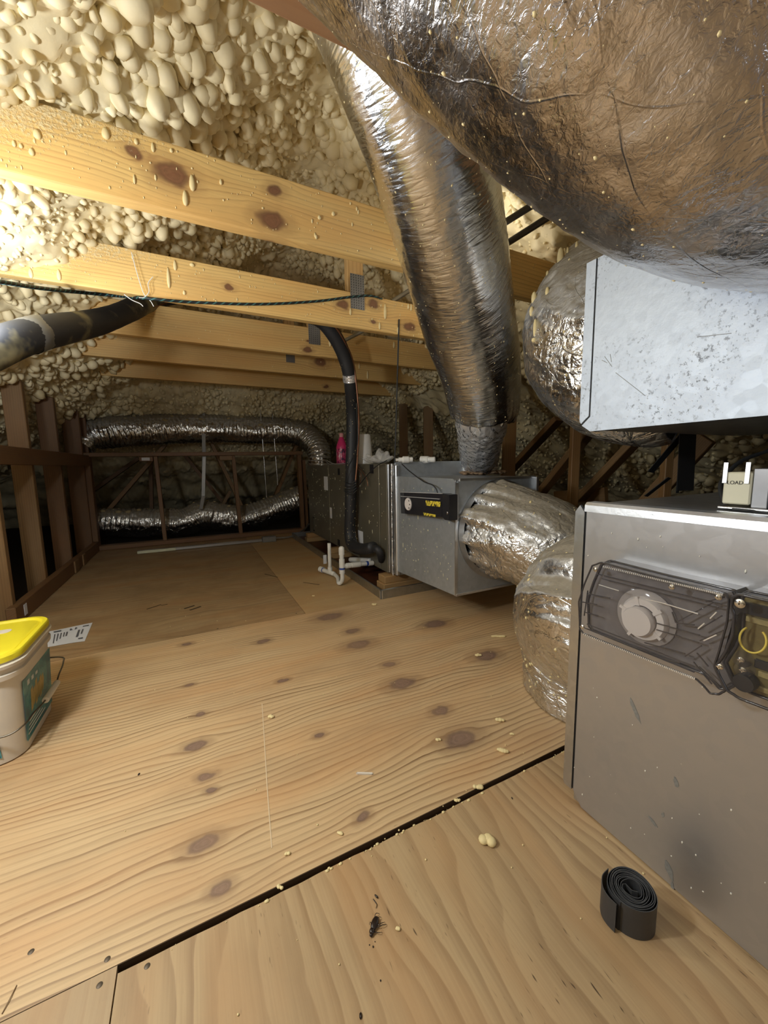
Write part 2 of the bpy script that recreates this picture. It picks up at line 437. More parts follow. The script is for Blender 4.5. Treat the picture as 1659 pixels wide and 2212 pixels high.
def foil(name, rough=.22, tint=(.80, .79, .78), dust=0.0, scrim=.055, crinkle=1.0, stretch=(18, 46), print_=0.0, thread=1.0, fine=.22, metal0=1.0):
    """aluminised jacket: crinkles, diagonal scrim thread, dust lying on what faces up"""
    t = NT(name); uv = t.coord('UV'); ob = t.coord('Object')
    wob = t.new('ShaderNodeTexNoise'); t.put(wob.inputs['Vector'], uv); wob.inputs['Scale'].default_value = 7; ws_ = t.sep(wob.outputs['Color'])
    S0 = t.sep(uv); S = [t.math('ADD', S0[0], t.math('MULTIPLY', t.math('SUBTRACT', ws_[0], .5), .06)), t.math('ADD', S0[1], t.math('MULTIPLY', t.math('SUBTRACT', ws_[1], .5), .06))]
    wv = t.mapping(uv, (stretch[0], stretch[1], 1))
    a = t.vor(wv, 1.0, 'DISTANCE_TO_EDGE'); a = t.mrange(a, 0, .22, 0, 1)
    wv2 = t.mapping(uv, (stretch[0] * .45, stretch[1] * .4, 1), (3, 1, 0), (0, 0, .5))
    b = t.noise(wv2, 1.0, 5, .6, 1.2)
    c = t.noise(t.mapping(uv, (90, 150, 1)), 1.0, 3, .6, .6)
    h = t.math('ADD', t.math('MULTIPLY', a, .35), t.math('ADD', t.math('MULTIPLY', b, 1.3), t.math('MULTIPLY', c, fine)))
    # scrim
    d1 = t.math('PINGPONG', t.math('ADD', S[0], t.math('MULTIPLY', S[1], .62)), scrim)
    d2 = t.math('PINGPONG', t.math('SUBTRACT', S[0], t.math('MULTIPLY', S[1], .62)), scrim)
    d = t.math('MINIMUM', d1, d2); sl = t.math('MULTIPLY', t.mrange(d, 0.0, .0018, 1, 0), t.mrange(t.noise(uv, 11, 2), .42, .6, .05, thread))
    h = t.math('ADD', h, t.math('MULTIPLY', sl, .35))
    nm = t.bump(h, .42 * crinkle, .008)
    col = t.mix(t.math('MULTIPLY', t.noise(ob, 9, 3), .5), tint, tuple(q * .78 for q in tint))
    col = t.mix(t.math('MULTIPLY', sl, .15), col, (.35, .32, .30))
    metal = metal0; rgh = t.mrange(t.noise(ob, 14, 3), .3, .7, rough * .7, rough * 1.45)
    if print_:
        pv = t.sep(t.mapping(uv, (1, 1, 1), (0, 0, 0), (0, 0, .5)))
        rowf = t.math('FRACT', t.math('MULTIPLY', pv[1], 1 / .028)); row = t.mrange(t.math('ABSOLUTE', t.math('SUBTRACT', rowf, .5)), .13, .16, 1, 0)
        gl = t.noise(t.comb(t.math('MULTIPLY', pv[0], 190.0), t.math('MULTIPLY', pv[1], 75.0), 0.0), 1.0, 1)
        wd = t.mrange(t.noise(t.comb(t.math('MULTIPLY', pv[0], 26.0), t.math('FLOOR', t.math('MULTIPLY', pv[1], 1 / .028)), 0.0), 1.0, 0), .45, .5)
        ink = t.math('MULTIPLY', t.math('MULTIPLY', row, t.mrange(gl, .46, .52)), t.math('MULTIPLY', wd, print_))
        col = t.mix(ink, col, (.02, .02, .025)); metal = t.math('SUBTRACT', metal0, t.math('MULTIPLY', ink, metal0))
    if dust > 0:
        geo = t.new('ShaderNodeNewGeometry'); nz = t.sep(geo.outputs['Normal'])[2]
        k = t.math('ADD', nz, t.math('MULTIPLY', t.math('SUBTRACT', t.noise(ob, 16, 4, .65), .5), .8))
        k = t.math('MULTIPLY', t.mrange(k, .12, .65, 0, 1, True), dust)
        col = t.mix(k, col, t.mix(t.noise(ob, 60, 3), (.16, .13, .085), (.36, .31, .22)))
        metal = t.math('SUBTRACT', metal, k); rgh = t.math('ADD', rgh, t.math('MULTIPLY', k, .55))
    return t.done(col, rgh, metal, nm)

def galv(name, tint=(.62, .64, .66), rough=.38, speck=.0, mottled=.25, soil=.0, bumps=.12, full=1.0):
    """galvanised sheet: spangle, scuffs, grime specks"""
    t = NT(name); co = t.coord()
    sp = t.vor(co, 55, 'F1', 'Color'); spv = t.sep(sp)[0]
    n = t.noise(co, 7, 4, .6)
    f = t.math('ADD', t.math('MULTIPLY', spv, mottled), t.math('MULTIPLY', n, mottled * 1.6))
    col = t.mix(f, tint, tuple(q * .62 for q in tint))
    rg = t.math('ADD', rough - .03, t.math('MULTIPLY', t.math('ADD', spv, n), .05))
    metal = t.math('ADD', 1.0, 0.0)
    if speck:
        s1 = t.noise(co, 120, 3, .7); s2 = t.noise(co, 6, 3)
        k = t.math('MULTIPLY', t.mrange(s1, .56, .66), t.mrange(s2, .40, .62))
        k = t.math('MULTIPLY', k, speck)
        col = t.mix(k, col, (.10, .10, .11)); rg = t.math('ADD', rg, t.math('MULTIPLY', k, .3))
    if soil:
        k = t.math('MULTIPLY', t.mrange(t.noise(co, 3.5, 5, .7), .55, .8), soil)
        col = t.mix(k, col, (.16, .15, .14)); metal = t.math('SUBTRACT', 1.0, t.math('MULTIPLY', k, .7))
    h = t.noise(co, 45, 4, .6)
    return t.done(col, rg, t.math('MULTIPLY', metal, full), t.bump(h, bumps, .004))

PINE_L, PINE_D = (.68, .44, .18), (.40, .20, .06)
M_foam = foam_mat('spray_foam')
M_drip = plain('foam_drop', (.82, .68, .36), .55, var=.1, scale=60)
M_pine = wood('pine_board', PINE_L, PINE_D, 'X', 'Z', 'Y', .012, .02, (1.0, 5), randomize=True, late=.8)
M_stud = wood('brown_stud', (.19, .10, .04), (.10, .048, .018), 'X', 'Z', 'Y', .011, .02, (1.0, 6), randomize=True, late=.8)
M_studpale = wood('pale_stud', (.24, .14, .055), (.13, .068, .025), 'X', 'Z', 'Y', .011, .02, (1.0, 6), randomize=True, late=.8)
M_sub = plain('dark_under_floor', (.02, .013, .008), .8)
M_foil = foil('duct_foil', .22, (.82, .85, .89), crinkle=.55, thread=.1, stretch=(12, 75), fine=.35)
M_foil_big = foil('big_duct_foil', .25, (.60, .58, .58), crinkle=1.0, scrim=.06, thread=.7, fine=.55, stretch=(10, 16))
M_foil_dust = foil('dusty_duct_foil', .24, (.83, .85, .88), dust=.92, crinkle=1.5, stretch=(30, 52), fine=.6)
M_foil_far = foil('far_duct_foil', .2, (.84, .83, .78), dust=.95, crinkle=1.4, stretch=(10, 60))
M_foil_tape = foil('printed_foil_tape', .2, (.93, .94, .96), print_=.95, metal0=.65, crinkle=1.2, scrim=.5)
M_galv = galv('galvanised_sheet', (.60, .62, .645), .34, soil=.25)
M_galv_bright = galv('bright_galvanised_sheet', (.52, .585, .68), .52, speck=.55, mottled=.05, bumps=.2, full=.45)
M_galv_edge = galv('sheet_edge', (.80, .83, .87), .34, mottled=.08)
M_pan = galv('drain_pan_steel', (.50, .51, .50), .4, soil=.2)
M_black = plain('black_rubber', (.018, .019, .021), .55, bumpy=.15)
M_seam = plain('dark_seam', (.01, .01, .012), .6)
M_white = plain('white_plastic', (.75, .75, .73), .35, var=.05)
M_paper = plain('white_paper', (.72, .73, .76), .7, var=.04)
M_ink = plain('grey_ink', (.12, .12, .13), .7)
M_copper = plain('tarnished_copper', (.22, .105, .06), .4, .8)
M_steel = plain('screw_steel', (.7, .7, .7), .25, 1.0)
M_greytape = plain('grey_duct_tape', (.20, .20, .19), .42, .3, bumpy=.2)
M_plate = plain('nail_plate_steel', (.22, .22, .22), .45, .6, bumpy=.3)

# ================================================================== SETTING: floor
def kn(lst, axis='X'):
    out = []
    for x, y, r in lst:
        p = onz(x, y); d = (p - EYE).dot(FWD); rr = r / FPX * d
        out.append((p.x, p.y, rr) if axis == 'X' else (p.y, p.x, rr))
    return out
KN_MID = kn([(995, 1596, 27), (952, 1535, 15), (868, 1477, 22), (840, 1435, 11), (775, 1392, 20), (762, 1363, 12), (713, 1332, 20), (940, 1348, 20),
             (1050, 1417, 20), (1190, 1507, 18), (438, 1820, 22), (475, 1922, 17), (452, 1705, 9), (446, 1676, 12), (420, 1613, 16), (432, 1543, 9),
             (408, 1480, 8), (690, 1588, 9), (785, 1765, 12), (612, 1470, 8), (568, 1385, 10), (402, 1392, 8)])
M_ply_mid = wood('plywood_knotty', (.64, .455, .25), (.23, .13, .058), 'X', 'Y', None, .018, .060, (1.5, 3.6), KN_MID, .95, (.17, .105, .08), stain=((.47, .29, .15), 2.5, .4), pits=.3)
M_ply_near = wood('plywood_cathedral', (.49, .35, .19), (.22, .125, .055), 'Y', 'X', None, .034, .15, (1.7, 3.0), (), .75, stain=((.50, .31, .16), 3.0, .35), pits=.95, sharp=.45)
M_ply_left = wood('plywood_near_left', (.46, .335, .19), (.30, .17, .08), 'Y', 'X', None, .03, .05, (1.2, 4.0), (), .4, pits=.7, stain=((.46, .28, .13), 4.0, .3))
M_ply_far = wood('plywood_weathered', (.42, .29, .15), (.22, .135, .065), 'X', 'Y', None, .045, .13, (2.0, 3.4), (), .8, stain=((.22, .13, .06), 5.0, .55), pits=.9)
M_ply_farr = wood('plywood_far_right', (.54, .37, .18), (.33, .19, .075), 'X', 'Y', None, .022, .04, (1.3, 4.0), kn([(870, 1300, 16), (1010, 1290, 16)]), .55, stain=((.36, .22, .10), 3.0, .4), pits=.4)

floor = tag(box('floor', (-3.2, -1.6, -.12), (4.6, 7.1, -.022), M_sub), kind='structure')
SEAM1, SEAM2, SEAMX = 1.842, .618, .466
def sheet(lo, hi, mat, label, ragged=0):
    bm = bmesh.new(); n = 60
    x0, y0, x1, y1 = lo[0], lo[1], hi[0], hi[1]
    top = []; 
    for k in range(n + 1):
        x = x0 + (x1 - x0) * k / n
        y = y1 - (abs(random.gauss(0, ragged)) if ragged else 0)
        top.append((x, y))
    ring = [(x0, y0), (x1, y0)] + list(reversed(top))
    add_prism(bm, ring, .018, Matrix.Translation((0, 0, -.018)))
    return tag(bm_obj('plywood_sheet', bm, mat, floor), label)
sheet((-1.6, SEAM2 + .004), (1.9, SEAM1 - .0015), M_ply_mid, 'knotty plywood sheet with fine grain running across the view')
sheet((-.148, -1.5), (1.9, SEAM2 - .0085), M_ply_near, 'pale near plywood sheet with wide cathedral grain', .0016)
sheet((-1.6, -1.5), (-.150, SEAM2 + .0025), M_ply_left, 'near left plywood sheet')
sheet((-.80, SEAM1 + .0015), (SEAMX - .0015, 4.24), M_ply_far, 'brown weathered far plywood sheet')
sheet((SEAMX + .001, SEAM1 - .001), (1.9, 4.24), M_ply_farr, 'far right plywood sheet under the drain pan')

box('sheet_edge', (-1.6, SEAM2 + .0030, -.0185), (1.9, SEAM2 + .0042, -.0008), plain('dark_plywood_edge', (.07, .04, .02), .8), floor)  # thin brown strip paints shade into the gap along the sheet edge
M_nail = plain('dull_nail', (.10, .075, .05), .5, .5)
for x, y in ((67, 2056), (232, 2072), (215, 2128), (318, 2087), (400, 2290), (640, 1325), (470, 1358)):
    p = onz(x, y); bm = bmesh.new(); lathe(bm, [(.0, .0007), (.0032, .0006), (.0042, .0001), (.0042, -.001)], 14)
    autosmooth(bm_obj('nail_head', bm, M_nail, floor, Matrix.Translation(p)))
M_chalk = plain('pale_scuff', (.66, .52, .34), .8)
q = [onz(x, y, .0004) for x, y in ((566, 1520), (571, 1600), (577, 1700), (587, 1832))]
for a, b in zip(q, q[1:]): lumber('scuff_line', a, b, .0022, .0006, M_chalk, floor, bevel=0)
M_gouge = plain('dark_gouge', (.035, .022, .012), .9)
for a, b, w in (((317, 1316), (348, 1306), .008), ((348, 1308), (362, 1305), .006), ((398, 1315), (420, 1308), .012), ((410, 1318), (434, 1310), .012), ((572, 1240), (600, 1247), .006), ((655, 1258), (690, 1263), .006)):
    lumber('gouge', onz(*a, .0003), onz(*b, .0003), w, .0006, M_gouge, floor, bevel=0)

# ================================================================== SETTING: foam-sprayed roof
def make_foam():
    def axis(a, segs):
        out = [a]
        for b, st in segs:
            k = max(1, int(round((b - a) / st))); out += list(a + (b - a) * (np.arange(1, k + 1) / k)); a = b
        return np.array(out)
    xs = axis(-3.15, [(-1.1, .025), (.85, .011), (1.9, .015), (4.5, .022)])
    ys = axis(-1.6, [(.15, .03), (2.35, .011), (3.6, .015), (5.7, .02), (7.0, .04)])
    X, Y = np.meshgrid(xs, ys, indexing='ij')
    L = 1.79 + .60 * X; R = 2.54 - .60 * X; Hp = 4.02 - .60 * Y
    # soft minimum: foam fills the valleys
    k = .06
    Z = -k * np.log(np.exp(-L / k) + np.exp(-R / k) + np.exp(-Hp / k))
    wl, wr, wh = (np.exp(-(q - Z) / k) for q in (L, R, Hp)); ws = wl + wr + wh
    nx = (.60 * wl - .60 * wr) / ws; ny = -.60 * wh / ws; nz = -np.ones_like(nx)
    ln = np.sqrt(nx ** 2 + ny ** 2 + 1); nx, ny, nz = nx / ln, ny / ln, nz / ln
    # warp coordinates a little so bumps are not on a lattice
    wx = X * 1.15 + .022 * vnoise(X * 9, Y * 9, 3) + .006 * vnoise(X * 34, Y * 34, 5); wy = Y + .022 * vnoise(X * 9, Y * 9, 4) + .006 * vnoise(X * 34, Y * 34, 6)
    mod = np.clip(.5 + .9 * vnoise(X * 2.1, Y * 2.1, 9), 0, 1)
    fine = np.clip((Y - 1.05) * .9, 0, 1) * .75
    big = bubbles(wx, wy, .062, 21, .42, .80, .55, 1.25)
    big2 = bubbles(wx + .3, wy + .7, .085, 22, .35, .62, .5, 1.15)
    mid = bubbles(wx * 1.0, wy, .036, 23, .45, .85, .5, 1.1)
    small = bubbles(wx, wy, .019, 24, .5, .9, .4, 1.0)
    tall = bubbles(wx * .8, wy, .16, 25, .13, .24, 1.6, 2.6) 
    h = (1 - fine) * np.maximum(big, big2 * .9) * .55 + (.45 + .55 * fine) * mid * (.6 + .4 * mod) + .32 * small + .5 * np.maximum(tall - .012, 0) * (mod > .35)
    und = .035 * fbm(X * 2.6, Y * 2.6, 31, 3) + .02 * vnoise(X * 7, Y * 7, 37)
    und += .05 * np.maximum(0, np.cos((Y - .643) / .605 * 2 * np.pi)) * .5      # rafters under the foam
    h = h + und
    P = np.stack([X + nx * h, Y + ny * h, Z + nz * h], -1)
    lat = h * .35
    P[..., 0] += .012 * vnoise(X * 30, Y * 30, 41) * np.minimum(lat / .02, 1.2); P[..., 1] += .012 * vnoise(X * 30, Y * 30, 42) * np.minimum(lat / .02, 1.2)
    return P
foamP = make_foam()
ceiling = tag(mesh_obj('ceiling', grid_mesh('ceiling', foamP, flip=True), M_foam), kind='structure')
def foam_lobes():
    def plane(X, Y):
        q = np.stack([1.79 + .60 * X, 2.54 - .60 * X, 4.02 - .60 * Y], 0); k = np.argmin(q, 0)
        Nn = np.array([[.5145, 0, -.8575], [-.5145, 0, -.8575], [0, -.5145, -.8575]])[k]
        return np.min(q, 0), Nn
    r = np.random.default_rng(5)
    out = []
    for (x0, x1, y0, y1, st, rlo, rhi, sub, pw) in ((-1.15, .75, .25, 2.0, .030, .012, .036, 2, 1.5), (-.15, 1.9, 1.9, 3.4, .034, .012, .028, 1, 1.5), (-1.2, -.15, 1.95, 3.4, .060, .020, .040, 2, 1.2), (.75, 2.2, .5, 1.9, .036, .014, .036, 1, 1.3), (-1.2, 3.0, 3.4, 5.2, .05, .014, .034, 1, 1.3), (2.2, 3.4, .2, 3.4, .05, .014, .034, 1, 1.3)):
        gx = np.arange(x0, x1, st / 1.166); gy = np.arange(y0, y1, st); X, Y = [q.ravel() for q in np.meshgrid(gx, gy)]
        X = X + (r.random(len(X)) - .5) * st; Y = Y + (r.random(len(X)) - .5) * st
        dens = vnoise(X * 3.1, Y * 3.1, 77); keep = r.random(len(X)) < np.clip(1.2 + .5 * dens, .7, 1); X, Y = X[keep], Y[keep]
        Z, Nn = plane(X, Y)
        loc = np.clip(.75 + .5 * vnoise(X * 4.3, Y * 4.3, 78), .35, 1.2) * (1 if y0 > .3 else np.clip(1.12 - .22 * np.clip(Y - .6, 0, 2), .6, 1.12))
        q = (rlo + (rhi - rlo) * r.random(len(X)) ** pw) * loc
        und = .035 * fbm(X * 2.6, Y * 2.6, 31, 3) + .02 * vnoise(X * 7, Y * 7, 37) + .05 * np.maximum(0, np.cos((Y - .643) / .605 * 2 * np.pi)) * .5
        lift = und + .012 + q * (.25 + .75 * r.random(len(X)))
        C = np.column_stack([X, Y, Z]) + Nn * lift[:, None]
        # long axis between straight down and the surface normal
        ax = Nn * (.4 + .6 * r.random(len(X)))[:, None] + np.array([0, 0, -1.]) * (.9 * r.random(len(X)))[:, None] + (r.random((len(X), 3)) - .5) * .9
        ax /= np.linalg.norm(ax, axis=1)[:, None]
        t1 = np.cross(ax, np.array([.3, .9, .2])); t1 /= np.linalg.norm(t1, axis=1)[:, None]; t2 = np.cross(ax, t1)
        R = np.stack([t1, t2, ax], -1)
        el = 1.0 + .75 * r.random(len(X)) ** 2
        S = np.column_stack([q * (.8 + .4 * r.random(len(X))), q * (.8 + .4 * r.random(len(X))), q * el])
        me = blobs_mesh('foam_lobe', C, S, R, sub=sub)
        v = np.empty(len(me.vertices) * 3, np.float32); me.vertices.foreach_get('co', v); v = v.reshape(-1, 3)
        for f, a in ((38, .0045), (95, .0016)):
            v = v + a * np.stack([vnoise(v[:, 0] * f, v[:, 1] * f, 81, v[:, 2] * f), vnoise(v[:, 0] * f, v[:, 1] * f, 82, v[:, 2] * f), vnoise(v[:, 0] * f, v[:, 1] * f, 83, v[:, 2] * f)], 1)
        me.vertices.foreach_set('co', v.astype(np.float32).ravel()); me.update()
        tag(mesh_obj('foam_lobe', me, M_foam, ceiling), kind='stuff')
foam_lobes()
# gable behind the camera closes the roof
bm = bmesh.new(); add_box(bm, (-3.2, -1.72, -.1), (4.6, -1.62, 2.3))
tag(bm_obj('wall_front', bm, plain('gable_board', (.35, .24, .13), .8)), kind='structure')

# ================================================================== SETTING: knee walls
wl = tag(thing('wall_left', None, None, (-.85, 2.9, 0)), kind='structure')
SX = -.83
def stud_l(xl, xr, y, mat=None):
    """front face between two pixels, its right edge on the wall line"""
    p = onx(xr, y, SX); q = ony(xl, y, p.y); w = SX - q.x; cx = SX - w / 2
    z = 1.79 + .6 * cx - .02
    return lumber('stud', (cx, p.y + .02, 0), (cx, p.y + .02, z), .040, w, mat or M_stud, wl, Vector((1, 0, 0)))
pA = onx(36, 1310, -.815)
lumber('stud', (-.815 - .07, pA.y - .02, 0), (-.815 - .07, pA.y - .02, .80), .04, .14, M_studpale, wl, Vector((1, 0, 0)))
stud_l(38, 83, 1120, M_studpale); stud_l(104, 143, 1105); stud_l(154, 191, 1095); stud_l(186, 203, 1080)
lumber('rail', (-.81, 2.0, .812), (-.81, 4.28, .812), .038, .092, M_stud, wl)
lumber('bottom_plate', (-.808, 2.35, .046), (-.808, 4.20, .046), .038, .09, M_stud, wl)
pz = onx(54, 1305, -.788)
tag(box('price_tag', (-.7885, pz.y - .018, .02), (-.787, pz.y + .018, .075), M_paper, wl), 'small white tag stapled to the bottom plate')
for yy, w in ((3.42, .05), (3.64, .035)):
    lumber('block', (-.786, yy - w, .045), (-.786, yy + w, .045), .012, .085, M_studpale, wl)

YBK = 4.25
wb = tag(thing('wall_back', None, None, (.1, YBK, 0)), kind='structure')
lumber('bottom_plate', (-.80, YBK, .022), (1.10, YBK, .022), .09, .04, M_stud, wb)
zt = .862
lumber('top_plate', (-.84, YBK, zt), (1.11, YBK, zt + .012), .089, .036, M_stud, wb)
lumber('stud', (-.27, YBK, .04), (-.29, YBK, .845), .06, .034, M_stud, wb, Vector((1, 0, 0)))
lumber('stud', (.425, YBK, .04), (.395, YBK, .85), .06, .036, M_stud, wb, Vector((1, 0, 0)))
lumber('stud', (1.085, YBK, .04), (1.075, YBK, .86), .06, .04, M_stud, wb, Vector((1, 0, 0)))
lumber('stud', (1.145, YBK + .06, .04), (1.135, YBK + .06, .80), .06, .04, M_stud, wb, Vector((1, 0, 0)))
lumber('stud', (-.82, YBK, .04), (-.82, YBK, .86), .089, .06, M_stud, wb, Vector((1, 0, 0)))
for px, w in ((483, .05), (990 * .3255 + 160 + 2, .055)):
    pass
b1 = ony(316, 993, YBK - .03); box('block', (b1.x - .055, YBK - .05, .80), (b1.x + .055, YBK + .03, .843), M_stud, wb, .003)
box('white_label', (b1.x - .035, YBK - .052, .808), (b1.x + .030, YBK - .0505, .835), M_paper, wb)
b2 = ony(488, 990, YBK - .03); box('block', (b2.x - .06, YBK - .05, .805), (b2.x + .06, YBK + .03, .848), M_studpale, wb, .003)

# ================================================================== collar beams
BY = [.643, 1.25, 1.865, 2.42, 2.93, 3.50]
ZB, BH = 1.41, .165
XL = [-.62, -.60, -.62, -.62, -.66, -.62]; XR = [1.86, 1.86, 1.86, 1.86, 1.86, 1.86]
BLAB = ['brown pine beam passing close overhead at the top of the photo',
        'nearest full pine beam with four dark knots and foam drips',
        'second pine beam, the green cord draped along it',
        'third pine beam, half hidden behind the black pipe bend',
        'fourth pine beam, plain and brownish, between two darker ones',
        'furthest and lowest looking pine beam before the foam slope']
def bknots(lst, Y, x0, x1):
    mx, mz = (x0 + x1) / 2, ZB + BH / 2
    out = []
    for x, y, r in lst:
        p = ony(x, y, Y - .02); d = (p - EYE).dot(FWD); out.append((p.x - mx, p.z - mz, r / FPX * d))
    return out
KNB = {1: [(288, 340, 13), (372, 386, 27), (595, 420, 13), (588, 484, 21)],
       2: [(496, 628, 7), (742, 664, 10), (806, 662, 10), (886, 712, 11), (808, 700, 5)],
       3: [(664, 760, 7), (668, 742, 3)], 4: [(692, 786, 10)], 5: [(705, 838, 4)]}
BEAMS = []
for i, Y in enumerate(BY):
    x0, x1 = XL[i], XR[i]; mx = (x0 + x1) / 2
    spray = {1: (x0 - mx - .1, x0 - mx + 1.0, 3.2), 2: (x0 - mx - .1, x0 - mx + .95, 3.4), 3: (x0 - mx, x0 - mx + .45, 1.0)}.get(i)
    m = wood('beam_pine', ((.30, .17, .08) if i == 0 else (.83, .57, .21) if i < 3 else (.72, .48, .175)), ((.18, .09, .04) if i == 0 else (.42, .23, .085)), 'X', 'Z', 'Y', .0135, .022, (.9, 5.0), bknots(KNB.get(i, []), Y, x0, x1), .8, (.13, .045, .025), spray=spray)  # first beam's shaded look is put into its darker brown
    t = thing('roof_beam', BLAB[i], 'beam', (mx, Y, ZB), 'pine beams crossing under the roof')
    L = x1 - x0
    b = bm_obj('board', (lambda bm: (add_box(bm, (-L / 2, -.019, -BH / 2), (L / 2, .019, BH / 2), .004, 2), bm)[1])(bmesh.new()), m, t, Matrix.Translation((mx, Y, ZB + BH / 2)))
    BEAMS.append(t)
# foam drips that can be told apart, stuck to the beam faces (pixel, length px, width px)
DRIPS = {1: [(415, 395, 34, 12), (400, 428, 32, 11), (290, 387, 20, 5), (330, 318, 20, 7), (477, 393, 12, 6), (228, 288, 24, 15), (294, 306, 12, 8), (68, 328, 16, 10), (45, 315, 10, 7), (30, 310, 14, 7), (80, 290, 20, 14), (690, 470, 9, 8), (720, 462, 9, 8), (683, 512, 9, 6), (370, 325, 9, 7)],
         2: [(364, 600, 44, 7), (378, 573, 22, 7), (398, 632, 10, 6), (127, 594, 24, 8), (415, 572, 8, 10), (66, 590, 22, 8), (832, 673, 34, 7), (820, 704, 16, 5), (757, 673, 16, 5), (860, 714, 16, 5), (888, 664, 16, 5), (882, 662, 12, 5)],
         3: [(713, 738, 22, 6), (851, 745, 14, 5)], 4: [(794, 810, 18, 4), (776, 790, 14, 3)]}
for i, lst in DRIPS.items():
    for (x, y, ln, wd) in lst:
        p = ony(x, y, BY[i] - .021); d = (p - EYE).dot(FWD)
        me = blobs_mesh('foam_drip', [(0, 0, 0)], [(wd / 2 / FPX * d, wd / 2 / FPX * d * .8, ln / 2 / FPX * d)], sub=2)
        v = np.array([q.co[:] for q in me.vertices]); v[:, 0] *= 1 + .25 * np.sign(-v[:, 2]) * np.abs(v[:, 2]) / max(1e-6, np.abs(v[:, 2]).max())
        me.vertices.foreach_set('co', v.reshape(-1)); me.update()
        mesh_obj('foam_drip', me, M_drip, BEAMS[i], Matrix.Translation(p))
for i in range(1, 6):
    n = [0, 260, 240, 90, 70, 40][i]; C = []; S = []
    for k in range(n):
        x = XL[i] + .1 + (XR[i] - XL[i] - .2) * random.random(); z = ZB + .006 + (BH - .01) * random.random()
        s = .0012 + .0022 * random.random() ** 2
        C.append((x, BY[i] - .0195, z)); S.append((s, s * .8, s * random.choice((1, 1, 1.6, 2.6))))
    o0 = np.array([(XL[i] + XR[i]) / 2, BY[i], ZB + .08])
    tag(mesh_obj('foam_speck', blobs_mesh('foam_speck', np.array(C) - o0, S), M_drip, BEAMS[i], Matrix.Translation(o0)), kind='stuff')
# short hangers above the beams with nail plates
for (px, py, Y, wpx, z1, lab, plate) in ((768, 600, 1.885, 38, 1.95, 'short upright post rising from the second beam with a grey nail plate', (771, 593, 771, 668)),
                                  (680, 712, 2.44, 30, 1.82, 'short upright post above the third beam with a nail plate', (678, 696, 678, 744)),
                                  (628, 775, 2.95, 22, 1.80, 'short upright post above the fourth beam with a dim nail plate', (627, 766, 627, 783))):
    p = ony(px, py, Y); d = (p - EYE).dot(FWD); w = wpx / FPX * d
    t = thing('hanger_post', lab, 'post', (p.x, Y + .02, ZB + BH), 'posts hanging the beams from the roof')
    lumber('post', (p.x, Y + .0215, ZB + .03), (p.x, Y + .0215, z1), w, .038, M_pine, t, Vector((0, 1, 0)))
    a = ony(plate[0], plate[1], Y - .04); b = ony(plate[2], plate[3], Y - .04)
    bm = bmesh.new(); hw = w * .42; z0, z1_ = min(a.z, b.z), max(a.z, b.z); yy = Y - .0205 - .02
    add_box(bm, (a.x - hw, yy - .0015, z0), (a.x + hw, yy, z1_))
    pl = bm_obj('nail_plate', bm, M_plate, t)
    bm = bmesh.new(); k = 0
    nz = max(2, int((z1_ - z0) / .011)); nx = 6
    for r in range(nz):
        for c in range(nx):
            x = a.x - hw * .85 + 2 * hw * .85 * c / (nx - 1); z = z0 + (z1_ - z0) * (r + .5) / nz
            add_box(bm, (x - .0012, yy - .0022, z - .003), (x + .0012, yy - .0014, z + .003))
    tag(bm_obj('tooth', bm, M_seam, pl), kind='stuff')

# right-hand posts and truss webs under the right slope
def post(px, py0, py1, wpx, X, lab, dpx=None, name='truss_post', mat=None, up=1):
    p = onx(px, py1, X); d = (p - EYE).dot(FWD); w = wpx / FPX * d
    zt = 2.54 - .6 * X - .03 if up else onx(px, py0, X).z
    a = (p.x, p.y, max(-.02, p.z if p.z > .35 else 0)); a = (p.x, p.y, -.02)
    o = lumber(name, a, (p.x, p.y, zt), .04, w, mat or M_studpale, None, Vector((1, -.5, 0)).normalized())
    return tag(o, lab, 'post', 'posts under the right roof slope')
post(872, 895, 985, 18, 1.95, 'short brown post just right of the thin black wire, behind the plenum')
post(925, 872, 985, 20, 2.05, 'brown post rising behind the plenum, left of the tall duct')
post(1098, 900, 1020, 26, 1.9, 'brown post right of the tall duct collar')
post(1237, 925, 1075, 18, 1.95, 'slim brown post under the left end of the big upper metal box')
post(1437, 945, 1045, 17, 2.0, 'slim brown post beside the black strips under the upper metal box')
def web(a, b, w, lab, mat=None, name='truss_web', grp='diagonal truss webs', ext=None):
    a, b = Vector(a), Vector(b)
    if ext: a, b = a - (b - a) * ext[0], b + (b - a) * ext[1]
    return tag(lumber(name, a, b, .038, w, mat or M_studpale, None, Vector((0, -1, 0)) if abs(Vector(b).y - Vector(a).y) < .4 else Vector((1, 0, 0))), lab, 'truss web', grp)
web(onx(1160, 1075, 2.15), onx(1232, 985, 2.15), .08, 'slanting web left of the slim post under the upper box', ext=(.35, .9))
web(onx(1272, 1058, 2.2), onx(1352, 975, 2.2), .085, 'slanting web right of the slim post under the upper box', ext=(.3, .7))
web(onx(1118, 1000, 2.3), onx(1160, 955, 2.3), .085, 'slanting web just right of the tall duct collar', ext=(1.0, 1.0))
web(onx(1385, 1100, 2.35), onx(1490, 985, 2.35), .09, 'dim slanting web left of the cream relay', ext=(.3, .3))
web(onx(1200, 1075, 2.3), onx(1310, 1068, 2.3), .09, 'low dusty board lying behind the lower metal box')
